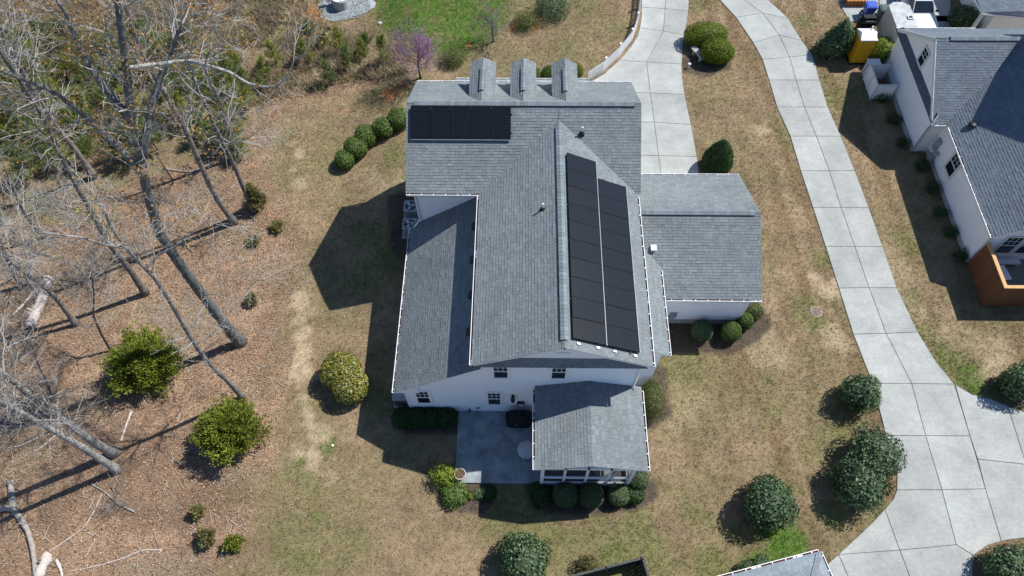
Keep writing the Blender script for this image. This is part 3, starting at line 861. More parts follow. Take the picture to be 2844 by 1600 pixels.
# driveway of the main house: rows of (left edge points, centre, right)
D1 = [((1800, -150), (1860, -150), (1925, -150)), ((1784, -60), (1852, -58), (1914, -52)), ((1782, 20), (1847.6, 24), (1912, 29)), ((1777, 77), (1842, 86), (1901, 97)),
      ((1721, 167), (1795.6, 172), (1893, 178)), ((1560, 252), (1806, 258), (1901, 262)), ((1560, 334), (1817, 339), (1919, 346)),
      ((1700, 429), (1829, 432), (1935, 435)), ((1700, 495), (1838, 497), (1944, 499))]
LE1 = {2: [(1782, 45)], 3: [(1771, 100), (1752, 130)], 4: [(1678, 205), (1639, 228)]}
RE1 = {3: [(1896, 130)], 4: [(1894, 215)]}
slabs = []
for i in range(len(D1) - 1):
    a, b = D1[i], D1[i + 1]
    slabs.append([a[0], a[1], b[1], b[0]] + LE1.get(i, [])[::-1]); slabs.append([a[1], a[2]] + RE1.get(i, []) + [b[2], b[1]])
driveway = drive('driveway', slabs)
# long driveway on the right
D2 = [((1880, -120), (1960, -120), (2040, -120)), ((1936, -55), (2010, -58), (2088, -60)), ((1998, -2), (2066, -1), (2134, 0)), ((2044, 48), (2118, 36), (2188, 50)), ((2092, 118), (2164, 98), (2226, 112)),
      ((2118, 165), (2193, 158), (2256, 152)), ((2136, 222), (2211, 222), (2276, 222)), ((2158, 297), (2234, 297), (2299, 297)), ((2195, 378), (2267, 378), (2335, 378)),
      ((2224, 474), (2303, 474), (2374, 474)), ((2258, 576), (2336, 576), (2413, 577)), ((2293, 684), (2374, 684), (2451, 685)),
      ((2330, 800), (2414, 799), (2491, 799)), ((2370, 928), (2461, 926), (2549, 922)), ((2424, 1065), (2532, 1065), (2650, 1067)),
      ((2461, 1209), (2571, 1210), (2694, 1211)), ((2491, 1361), (2616, 1360), (2737, 1358))]
LE2 = {15: [(2482, 1270), (2492, 1310)]}
RE2 = {13: [(2600, 1005)]}
slabs = []
for i in range(len(D2) - 1):
    a, b = D2[i], D2[i + 1]
    slabs.append([a[0], a[1], b[1], b[0]] + LE2.get(i, [])[::-1]); slabs.append([a[1], a[2]] + RE2.get(i, []) + [b[2], b[1]])
slabs += [
    [(2491, 1361), (2616, 1360), (2656, 1513), (2499, 1528), (2457.5, 1414), (2482, 1385)],
    [(2457.5, 1414), (2499, 1528), (2329, 1540), (2393, 1480), (2431, 1443)],
    [(2616, 1360), (2737, 1358), (2781, 1503), (2741, 1515), (2704, 1542), (2656, 1513)],
    [(2329, 1540), (2499, 1528), (2530, 1610), (2536, 1640), (2378, 1650), (2360, 1612)],
    [(2329, 1540), (2360, 1612), (2378, 1650), (2230, 1640), (2298, 1567)],
    [(2499, 1528), (2656, 1513), (2704, 1542), (2702, 1575), (2700, 1650), (2536, 1640), (2530, 1610)],
    [(2653, 1068), (2700, 1096), (2750, 1108), (2799, 1128), (2850, 1290), (2715.5, 1275), (2694, 1211)],
    [(2715.5, 1275), (2850, 1290), (2910, 1480), (2840, 1494), (2781, 1503), (2737, 1358)],
    [(2799, 1128), (2860, 1150), (2960, 1200), (2990, 1300), (2850, 1290)],
    [(2850, 1290), (2990, 1300), (3020, 1460), (2910, 1480)],
]
long_drive = drive('long_driveway', slabs)
# pad in front of the trailer, top right
drive('parking_pad', [[(2360, 60), (2440, 58), (2440, 10), (2330, 8)], [(2442, 62), (2640, 60), (2640, -60), (2442, -60)], [(2330, 6), (2440, 8), (2440, -60), (2300, -60)], [(2590, 78), (2844, 92), (2844, 40), (2590, 44)]])
# patio slab
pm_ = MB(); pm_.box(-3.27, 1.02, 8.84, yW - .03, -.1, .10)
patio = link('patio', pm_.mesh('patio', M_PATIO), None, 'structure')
bv = patio.modifiers.new('edge', 'BEVEL'); bv.width = .02; bv.segments = 2
# gravel
gb = MB(); c = Wg(955, 20); ang = np.linspace(0, 2 * math.pi, 28, endpoint=False)
pts = [(c[0] + (2.1 + .35 * math.sin(3 * a + 1) + .2 * math.sin(7 * a)) * math.cos(a) + .1, c[1] + (1.5 + .3 * math.sin(2 * a)) * math.sin(a), float(G(c[0], c[1])) + .03) for a in ang]
gb.prism(pts, (0, 0, 1), .3)
link('gravel', gb.mesh('gravel', M_GRAVEL), None, 'structure')
st = []; 
for k in range(2600):
    a = random.random() * 6.283; r = math.sqrt(random.random()); q = (c[0] + 2.1 * r * math.cos(a), c[1] + 1.5 * r * math.sin(a), pts[0][2] + .01)
    s = random.uniform(.02, .05); z = random.uniform(.3, .9) * s
    st += [(q[0] - s, q[1] - s * .4, q[2]), (q[0] + s * .6, q[1] - s, q[2] + z), (q[0] + s, q[1] + s * .5, q[2]), (q[0] - s * .3, q[1] + s, q[2] + z)]
cg = np.array([.34, .37, .38]) * rng.uniform(.5, 1.5, (2600, 1))
link('loose_gravel', np_mesh('loose_gravel', st, 4, M_DRY, cg), None, 'stuff', 'blue-grey crushed stone spread round the concrete well ring', 'gravel')

# ================================================================ GROUND
def poly_sd(x, y, pts):
    """signed distance, negative inside"""
    pts = np.asarray(pts); d = np.full(x.shape, 1e9); ins = np.zeros(x.shape, bool)
    for i in range(len(pts)):
        a = pts[i]; b = pts[(i + 1) % len(pts)]; e = b - a; l2 = max(e @ e, 1e-9)
        t = np.clip(((x - a[0]) * e[0] + (y - a[1]) * e[1]) / l2, 0, 1)
        d = np.minimum(d, np.hypot(x - a[0] - t * e[0], y - a[1] - t * e[1]))
        c = ((a[1] > y) != (b[1] > y))
        with np.errstate(divide='ignore', invalid='ignore'):
            xi = (b[0] - a[0]) * (y - a[1]) / (b[1] - a[1] if b[1] != a[1] else 1e-9) + a[0]
        ins ^= c & (x < xi)
    return np.where(ins, -d, d)
def pp(px): return np.array([Wg(u, v)[:2] for u, v in px])

LITTER = pp([(-900, -200), (560, -160), (600, 60), (640, 250), (900, 235), (1050, 190), (1030, 230), (860, 285), (730, 330), (735, 440), (790, 560), (835, 700), (840, 800), (815, 960), (795, 1100), (745, 1250), (730, 1400), (640, 1600), (560, 1900), (-900, 1900)])
BRUSHY = pp([(-900, -250), (880, -200), (870, 20), (890, 65), (1010, 80), (1100, 150), (1120, 200), (1000, 220), (880, 255), (690, 290), (560, 330), (300, 420), (-900, 420)])
GREENTOP = pp([(1010, -200), (1470, -200), (1440, 60), (1390, 130), (1300, 175), (1180, 180), (1090, 120), (1010, 60)])
MULCH = [pp(q) for q in ([(1460, 1340), (1830, 1330), (1825, 1385), (1770, 1415), (1640, 1440), (1490, 1420)],
                         [(1215, 1330), (1360, 1340), (1380, 1390), (1340, 1435), (1260, 1425), (1215, 1390)],
                         [(1840, 890), (2110, 850), (2150, 900), (2110, 950), (2030, 985), (1900, 975), (1845, 990)],
                         [(1075, 545), (1150, 520), (1160, 650), (1130, 740), (1085, 700)],
                         [(1095, 1130), (1290, 1140), (1275, 1205), (1130, 1210)],
                         [(1775, 1000), (1850, 1020), (1860, 1150), (1800, 1200), (1770, 1180)],
                         [(1945, 440), (1965, 415), (2010, 430), (2030, 490), (1945, 490)],
                         [(1885, 160), (2010, 150), (2030, 185), (1960, 215), (1900, 200)])]
SAND = [(812, 400, 22), (822, 425, 20), (830, 500, 22), (820, 470, 14),
        (2300, 810, 26), (2315, 780, 20), (2300, 930, 30), (2340, 960, 22), (2270, 770, 20), (2440, 1080, 20), (2760, 1040, 40), (2120, 360, 20)]
CLAY = [(1085, 262, 24), (1120, 232, 16), (1485, 78, 18), (1425, 78, 14), (1305, 125, 14), (1430, 70, 12), (1500, 55, 16), (870, 35, 30), (960, 310, 8)]
GREENS = [(1880, 1000, 130, .5), (1990, 1040, 100, .25), (2160, 1530, 80, 1.5), (2200, 1505, 60, 1.2), (2110, 1560, 60, 1.2), (850, 1330, 40, .5), (880, 1440, 30, .7), (860, 1560, 40, .6), (1980, 1580, 60, .7), (1660, 1500, 130, .45), (1560, 1500, 80, .5), (1780, 1520, 100, .6), (1700, 1560, 70, .7), (1900, 1560, 60, .35),
          (2340, 1180, 80, .55), (2290, 1250, 60, .4), (2460, 1450, 60, .4), (2310, 1440, 40, .7), (2640, 1000, 50, .8), (2690, 1040, 60, .9), (2750, 1100, 60, .7), (2530, 830, 36, .5), (2570, 930, 40, .6),
          (2290, 730, 40, .55), (2230, 860, 50, .5), (2270, 900, 40, .6), (2250, 1000, 40, .35), (1130, 240, 60, .35), (990, 240, 70, .5), (1060, 260, 60, .4), (920, 420, 70, .3), (780, 380, 60, .35), (800, 480, 60, .3), (1100, 430, 46, .55), (1070, 470, 40, .35), (960, 560, 60, .2),
          (912, 1240, 22, .9), (836, 1280, 16, .9), (905, 1265, 14, .8), (860, 1390, 70, .35), (800, 1500, 90, .45), (960, 1500, 90, .4), (930, 1560, 60, .4), (820, 1560, 50, .6), (1560, 130, 60, .3), (1500, 30, 60, .5), (1720, 90, 40, .4), (1450, 190, 50, .35), (2230, 130, 34, .5), (2230, 60, 30, .5), (2270, 220, 20, .6),
          (700, 60, 160, .12), (300, 300, 260, .12), (40, 1540, 60, .6), (30, 1330, 50, .5), (20, 900, 80, .2), (150, 430, 120, .2), (560, 1170, 40, .2), (2120, 660, 30, .3), (1930, 470, 20, .4)]
C_TAN = np.array([.298, .222, .136]); C_TAN2 = np.array([.222, .168, .100]); C_BROWN = np.array([.19, .130, .074])
C_GREEN = np.array([.120, .140, .045]); C_GREEN2 = np.array([.095, .155, .030])
C_LIT = np.array([.330, .225, .150]); C_LIT2 = np.array([.205, .140, .094]); C_SAND = np.array([.50, .405, .265]); C_CLAY = np.array([.36, .15, .065]); C_MULCH = np.array([.085, .066, .052])
C_BRUSH = np.array([.235, .185, .12])
def ground_zone(x, y):
    n1 = fbm(x, y, .22); n2 = fbm(x + 40, y + 3, .9); n3 = fbm(x + 7, y + 80, 3.0, 3)
    wob = (n1 - .5) * 2.2 + (n2 - .5) * 1.6
    sdl = poly_sd(x, y, LITTER) + wob * 1.5
    lit = sstep((1.0 - sdl) / 2.6)
    lit2 = sstep((5.5 - sdl) / 6.5)
    bru = sstep((.5 - (poly_sd(x, y, BRUSHY) + wob)) / 1.2)
    g = np.zeros(x.shape)
    for u, v, r, s in GREENS:
        c = Wg(u, v); rr = r * mpp(c) * 1.0
        d = np.hypot(x - c[0], (y - c[1]) / 1.1) / rr
        g = np.maximum(g, s * sstep((1.25 - d - (n2 - .5) * 1.6) / .9))
    g = np.maximum(g, (.68 + .6 * n2) * sstep((.5 - (poly_sd(x, y, GREENTOP) + wob * 1.3)) / 2.2))
    g = np.maximum(g, .55 * sstep((n1 - .60) / .16) * (1 - lit))
    g = g * (1 - .75 * lit) * (.65 + .7 * n3)
    sa = np.zeros(x.shape); cl = np.zeros(x.shape)
    st_ = np.zeros(x.shape)
    for u, v, r in ((2330, 560, 40), (2410, 690, 45), (2450, 760, 40), (2490, 830, 45), (2560, 880, 50), (2640, 930, 60), (2720, 960, 60), (2310, 470, 30), (2290, 400, 30), (2500, 740, 30), (1090, 520, 50), (1040, 500, 50), (2120, 960, 60), (1900, 1120, 70)):
        c_ = Wg(u, v); st_ = np.maximum(st_, sstep((1.3 - np.hypot(x - c_[0], y - c_[1]) / (r * mpp(c_)) - (n2 - .5) * 2) / .9))
    for L_, A in ((SAND, 0), (CLAY, 1)):
        for u, v, r in L_:
            c = Wg(u, v); rr = r * mpp(c)
            w = sstep((1.2 - np.hypot(x - c[0], y - c[1]) / rr - (n2 - .5) * 2.4) / .7)
            if A: cl = np.maximum(cl, w * .8)
            else: sa = np.maximum(sa, w * .5)
    sl = pp(((832, 840), (842, 900), (838, 960), (846, 1010), (838, 1060), (850, 1110), (858, 1160), (862, 1215), (868, 1300)))
    ds_ = np.full(x.shape, 1e9)
    for a_, b_ in zip(sl[:-1], sl[1:]):
        e_ = b_ - a_; t_ = np.clip(((x - a_[0]) * e_[0] + (y - a_[1]) * e_[1]) / (e_ @ e_), 0, 1); ds_ = np.minimum(ds_, np.hypot(x - a_[0] - t_ * e_[0], y - a_[1] - t_ * e_[1]))
    sa = np.maximum(sa, .62 * sstep((.60 - ds_ - (n2 - .5) * 3.2 - (n3 - .5) * 1.6) / .5))
    und = pp([(-900, 60), (300, 100), (600, 200), (690, 300), (690, 430), (560, 470), (330, 500), (200, 620), (-900, 700)])
    un = sstep((.5 - (poly_sd(x, y, und) + wob)) / 1.5)
    mu = np.zeros(x.shape)
    for m_ in MULCH: mu = np.maximum(mu, sstep((.12 - (poly_sd(x, y, m_) + (n2 - .5) * .5)) / .25))
    return dict(st=st_, lit2=lit2, un=un, lit=lit, bru=bru, g=np.clip(g, 0, 1), sa=sa, cl=cl, mu=mu, n1=n1, n2=n2, n3=n3)
def mix(a, b, t): return a * (1 - t[:, None]) + b * t[:, None]
def ground_color(x, y, Z=None):
    Z = Z or ground_zone(x, y)
    streak = fbm(x * 1.6 + y * .12, y * .22, .8)
    c = mix(np.tile(C_TAN, (len(x), 1)), C_TAN2, sstep((Z['n2'] - .35) / .4))
    c = mix(c, C_BROWN, .75 * sstep((streak - .48) / .2) * sstep((x - 9) / 4))
    c = mix(c, C_GREEN * .55 + C_GREEN2 * .45, np.clip(Z['g'], 0, 1) * .92)
    c = mix(c, np.array([.075, .165, .022]), sstep((Z['g'] - .78) / .3) * .75)
    c = mix(c, mix(np.tile(C_LIT, (len(x), 1)), C_LIT2, np.clip(sstep((Z['n2'] - .3) / .4) * .6 + sstep((Z['n1'] - .48) / .16) * .6, 0, 1)), Z['lit'] * (1 - Z['g'] * .5))
    c = mix(c, np.array([.26, .215, .15]), Z['lit'] * sstep((fbm(x + 90, y + 50, .35) - .52) / .12) * .6)
    c = mix(c, C_BRUSH, Z['bru'] * .75)
    c = mix(c, mix(np.tile(np.array([.14, .15, .06]), (len(x), 1)), np.array([.23, .18, .115]), sstep((Z['n2'] - .4) / .25)), Z['un'] * .7)
    c = mix(c, np.array([.36, .29, .18]), Z['st'] * .7 * (1 - Z['g']))
    c = mix(c, C_SAND, Z['sa']); c = mix(c, C_CLAY, Z['cl']); c = mix(c, C_MULCH, Z['mu'] * .9)
    c = mix(c, np.array([.155, .152, .070]), .30 * sstep((fbm(x + 200, y + 14, .3) - .45) / .2) * (1 - Z['lit']) * (1 - Z['mu']) * (1 - np.clip(Z['g'] * 2, 0, 1)))
    n4 = fbm(x + 70, y + 20, 5.5, 2)
    return c * (.76 + .28 * Z['n3'] + .22 * n4)[:, None]

def ground_mat():
    m = bpy.data.materials.new('lawn_soil'); m.use_nodes = True
    nt = m.node_tree; N = nt.nodes; L = nt.links; b = N['Principled BSDF']
    b.inputs['Roughness'].default_value = .97; b.inputs['Specular IOR Level'].default_value = .1
    a = N.new('ShaderNodeAttribute'); a.attribute_name = 'Col'
    g = N.new('ShaderNodeNewGeometry')
    src = a.outputs['Color']
    for sc, lo, hi in ((3.2, .82, 1.18), (14, .72, 1.28), (48, .6, 1.4)):
        n = N.new('ShaderNodeTexNoise'); n.inputs['Scale'].default_value = sc; n.inputs['Detail'].default_value = 4; n.inputs['Roughness'].default_value = .6
        L.new(g.outputs['Position'], n.inputs['Vector'])
        mr = N.new('ShaderNodeMapRange'); mr.inputs['From Min'].default_value = .3; mr.inputs['From Max'].default_value = .7
        mr.inputs['To Min'].default_value = lo; mr.inputs['To Max'].default_value = hi; L.new(n.outputs['Fac'], mr.inputs['Value'])
        mx = N.new('ShaderNodeMix'); mx.data_type = 'RGBA'; mx.blend_type = 'MULTIPLY'; mx.inputs['Factor'].default_value = 1
        L.new(src, mx.inputs['A']); L.new(mr.outputs[0], mx.inputs['B']); src = mx.outputs['Result']
    L.new(src, b.inputs['Base Color'])
    bp = N.new('ShaderNodeBump'); bp.inputs['Strength'].default_value = .8; bp.inputs['Distance'].default_value = .06
    L.new(n.outputs['Fac'], bp.inputs['Height']); L.new(bp.outputs['Normal'], b.inputs['Normal'])
    return m
M_GROUND = ground_mat()

xs = np.concatenate([[-300, -140, -70], np.arange(-46, 44.01, .22), [70, 140, 300]])
ys = np.concatenate([[-200, -80, -20], np.arange(0, 54.01, .22), [80, 160, 400]])
gx, gy = np.meshgrid(xs, ys)
fx, fy = gx.ravel(), gy.ravel()
Zg = ground_zone(fx, fy)
fz = G(fx, fy) + .05 * (fbm(fx, fy, .5) - .5) * (Zg['lit'] > .3) - .0
gc = ground_color(fx, fy, Zg)
nx, ny = len(xs), len(ys)
idx = np.arange(nx * ny).reshape(ny, nx)
quads = np.stack([idx[:-1, :-1], idx[:-1, 1:], idx[1:, 1:], idx[1:, :-1]], -1).reshape(-1, 4)
me = bpy.data.meshes.new('lawn')
me.vertices.add(nx * ny); me.vertices.foreach_set('co', np.stack([fx, fy, fz], 1).astype(np.float32).ravel())
me.loops.add(len(quads) * 4); me.loops.foreach_set('vertex_index', quads.astype(np.int32).ravel())
me.polygons.add(len(quads)); me.polygons.foreach_set('loop_start', np.arange(0, len(quads) * 4, 4, dtype=np.int32)); me.polygons.foreach_set('loop_total', np.full(len(quads), 4, np.int32))
me.polygons.foreach_set('use_smooth', np.ones(len(quads), bool))
set_col(me, gc); me.materials.append(M_GROUND); me.update(calc_edges=True)
link('lawn', me, None, 'structure')

# ---- where nothing grows: slabs, patio, buildings
BLOCK = []
for d_ in (driveway, long_drive):
    for so in d_.children:
        vs = [so.matrix_basis @ v.co for v in so.data.vertices if v.co.z > 0]
        BLOCK.append(np.array([(v.x, v.y) for v in vs]))
for o in COL.objects:
    if o.name.startswith('parking_pad'):
        for so in o.children: BLOCK.append(np.array([((so.matrix_basis @ v.co).x, (so.matrix_basis @ v.co).y) for v in so.data.vertices if v.co.z > 0]))
for x0_, x1_, y0_, y1_ in ((-3.3, 1.1, 8.8, 12.8), (1, 5.4, 8.7, 12.8), (-5.75, 5.5, 12.6, 22.4), (-5.65, 5.6, 22.3, 29), (5.4, 6.9, 14.2, 22), (6, 12.2, 17.95, 25.1), (25.4, 40, 30.7, 38.5), (26.35, 40, 19.2, 30.7)):
    BLOCK.append(np.array([(x0_, y0_), (x1_, y0_), (x1_, y1_), (x0_, y1_)]))
BLOCK.append(np.array([(p[0], p[1]) for p in pts]))
def free(x, y, margin=.03):
    ok = np.ones(len(x), bool)
    for b in BLOCK:
        lo = b.min(0) - .5; hi = b.max(0) + .5
        k = np.where((x > lo[0]) & (x < hi[0]) & (y > lo[1]) & (y < hi[1]))[0]
        if len(k): ok[k] &= poly_sd(x[k], y[k], b) > margin
    return ok
def scatter(n, x0=-44, x1=42, y0=1, y1=52):
    x = rng.uniform(x0, x1, n); y = rng.uniform(y0, y1, n)
    # keep what a camera near the photograph's could see
    c = np.stack([x, y, np.full(n, -CAMH)], 1) @ _CR
    u = c[:, 0] / -c[:, 2] * FPX; v = c[:, 1] / -c[:, 2] * FPX
    k = (np.abs(u) < 1620) & (np.abs(v) < 960)
    return x[k], y[k]

def blades(x, y, z, l, w, col, lean=.9, k=3):
    """k-blade tufts as triangles"""
    n = len(x); V = []; Cc = []
    for _ in range(k):
        a = rng.uniform(0, 2 * math.pi, n); le = rng.uniform(.35, 1.15, n) * lean
        dx, dy = np.cos(a), np.sin(a); L_ = l * rng.uniform(.6, 1.3, n)
        bx = x + rng.normal(0, .02, n); by = y + rng.normal(0, .02, n)
        px, py = -dy * w / 2, dx * w / 2
        tip = np.stack([bx + dx * L_ * np.sin(le), by + dy * L_ * np.sin(le), z + L_ * np.cos(le)], 1)
        V.append(np.stack([np.stack([bx - px, by - py, z - .005], 1), np.stack([bx + px, by + py, z - .005], 1), tip], 1))
        Cc.append(col * rng.uniform(.7, 1.35, (n, 1)))
    return np.concatenate(V).reshape(-1, 3), np.concatenate(Cc)

x, y = scatter(330000)
k = free(x, y, -.035); x, y = x[k], y[k]
Z = ground_zone(x, y)
keep = rng.random(len(x)) < np.clip(1.0 - Z['lit'] * .85 + Z['g'] * .5 - Z['sa'] * .7 - Z['mu'] * .95 - Z['cl'] * .7, .02, 1)
x, y = x[keep], y[keep]
Zk = {q: v[keep] for q, v in Z.items()}
cb_ = ground_color(x, y, Zk) * np.array([1.12, 1.1, 1.05])
l = .10 + .05 * Zk['g']
V, Cc = blades(x, y, G(x, y), l, .028, cb_, 1.15, 3)
link('grass', np_mesh('grass', V, 3, M_DRY, Cc), None, 'stuff', 'short tan and green dormant lawn grass round the houses', 'grass')

# ---- fallen leaves under the trees
x, y = scatter(230000, -44, -2, 1, 52)
Z = ground_zone(x, y)
keep = (rng.random(len(x)) < np.clip(.16 * Z['lit2'] + .9 * Z['lit'], 0, 1) * (1 - .6 * Z['bru']) * (1 - .55 * Z['un']) * (1 - .9 * Z['sa'])) & free(x, y)
x, y = x[keep], y[keep]; n = len(x)
def leaf_quads(P, Nn, size, aspect=.5, fold=.15):
    """diamond leaves at P facing Nn"""
    n = len(P)
    r_ = rng.normal(size=(n, 3)); t = np.cross(Nn, r_); t /= (np.linalg.norm(t, axis=1)[:, None] + 1e-9); b_ = np.cross(Nn, t)
    s = np.broadcast_to(np.asarray(size), (n,))[:, None]
    return np.stack([P - t * s * .5, P + b_ * s * aspect * .5 + Nn * s * fold, P + t * s * .5, P - b_ * s * aspect * .5 + Nn * s * fold], 1).reshape(-1, 3)
Nn = rng.normal(size=(n, 3)) * .55 + np.array([0, 0, 1.]); Nn /= np.linalg.norm(Nn, axis=1)[:, None]
P = np.stack([x, y, G(x, y) + .02 + rng.random(n) * .05], 1)
pal = np.array([[.45, .275, .175], [.36, .21, .13], [.54, .385, .275], [.25, .145, .092], [.62, .52, .41], [.44, .25, .125], [.16, .10, .07], [.48, .38, .27], [.40, .22, .12]])
cl_ = pal[rng.integers(0, len(pal), n)] * rng.uniform(.75, 1.2, (n, 1)) * (.72 + .56 * fbm(x + 3, y + 60, .3))[:, None]
link('fallen_leaves', np_mesh('fallen_leaves', leaf_quads(P, Nn, rng.uniform(.05, .125, n), .5), 4, M_DRY, cl_), None, 'stuff', 'brown dead leaves carpeting the woodland floor on the left', 'leaves')
# ---- small sticks lying on the litter
x, y = scatter(3000, -44, -9, 1, 40); Z = ground_zone(x, y); k = Z['lit'] > .5; x, y = x[k], y[k]; n = len(x)
a = rng.uniform(0, math.pi, n); ls = .08 + .35 * rng.random(n) ** 2 ; w = rng.uniform(.008, .02, n); zz = G(x, y) + .07
d = np.stack([np.cos(a), np.sin(a), rng.normal(0, .12, n)], 1) * ls[:, None]; q = np.stack([-np.sin(a), np.cos(a), np.full(n, .3)], 1) * w[:, None]; P = np.stack([x, y, zz], 1)
cs_ = np.array([.42, .37, .32]) * rng.uniform(.45, 1.3, (n, 1))
link('fallen_sticks', np_mesh('fallen_sticks', np.stack([P - d - q, P + d - q * .5, P + d + q * .5, P - d + q], 1).reshape(-1, 3), 4, M_DRY, cs_), None, 'stuff', 'small dead sticks strewn over the leaf litter on the left', 'sticks')
# ---- tall dry weeds in the rough at the top left
x, y = scatter(90000, -44, -4, 20, 52)
Z = ground_zone(x, y); clump = fbm(x + 11, y + 31, .55)
keep = rng.random(len(x)) < Z['bru'] * np.clip((clump - .36) * 4, .05, 1) * .8
keep &= free(x, y)
x, y, cp_ = x[keep], y[keep], clump[keep]; n = len(x)
pw = np.array([[.40, .32, .22], [.30, .23, .15], [.50, .42, .31], [.20, .145, .09], [.22, .25, .08], [.30, .21, .15]])
cc = pw[rng.integers(0, len(pw), n)] * rng.uniform(.8, 1.2, (n, 1))
V, Cc = blades(x, y, G(x, y), rng.uniform(.25, .9, n) * (.5 + cp_), .045, cc, .95, 4)
link('dry_weeds', np_mesh('dry_weeds', V, 3, M_DRY, Cc), None, 'stuff', 'tall straw-coloured weeds in the rough meadow at the top left', 'weeds')
# ---- mulch chips in the beds
x, y = scatter(60000, -8, 22, 3, 42)
Z = ground_zone(x, y); keep = (Z['mu'] > .4) & free(x, y); x, y = x[keep], y[keep]; n = len(x)
Nn = rng.normal(size=(n, 3)) * .5 + np.array([0, 0, 1.]); Nn /= np.linalg.norm(Nn, axis=1)[:, None]
cm = np.array([.13, .10, .085]) * rng.uniform(.4, 1.7, (n, 1))
link('mulch', np_mesh('mulch', leaf_quads(np.stack([x, y, G(x, y) + .03], 1), Nn, rng.uniform(.05, .11, n), .4), 4, M_DRY, cm), None, 'stuff', 'dark bark mulch in the planting beds round the house', 'mulch')

# ================================================================ PLANTS
def lumps(k=9):
    d = rng.normal(size=(k, 3)); d /= np.linalg.norm(d, axis=1)[:, None]
    return d, rng.uniform(2, 6, k), rng.uniform(0, 6.28, k)
def lump(D, L_):
    d, f, p = L_
    return np.sin(D @ d.T * f + p).mean(1)
PAL = {
    'box':   [(.085, .145, .032), (.125, .195, .04), (.06, .105, .026), (.17, .24, .06)],
    'yellow': [(.22, .23, .045), (.34, .27, .03), (.13, .17, .04), (.28, .21, .03), (.38, .38, .22), (.09, .15, .03)],
    'camellia': [(.055, .105, .045), (.08, .14, .06), (.115, .18, .085), (.04, .078, .034), (.15, .22, .11)],
    'lime':  [(.17, .22, .016), (.22, .27, .018), (.12, .17, .015), (.09, .13, .014)],
    'grey':  [(.10, .16, .065), (.15, .215, .10), (.075, .12, .045), (.20, .26, .14)],
    'cedar': [(.16, .20, .022), (.22, .26, .028), (.11, .15, .018), (.27, .30, .05)],
    'feather': [(.13, .155, .045), (.17, .185, .06), (.09, .115, .038)],
    'holly': [(.036, .085, .025), (.055, .12, .03), (.025, .06, .02)],
    'bright': [(.20, .28, .03), (.26, .33, .04), (.14, .21, .03)],
    'olive': [(.22, .21, .08), (.28, .25, .10), (.17, .17, .06)],
    'dull':  [(.12, .12, .04), (.155, .145, .05), (.09, .095, .032)],
}
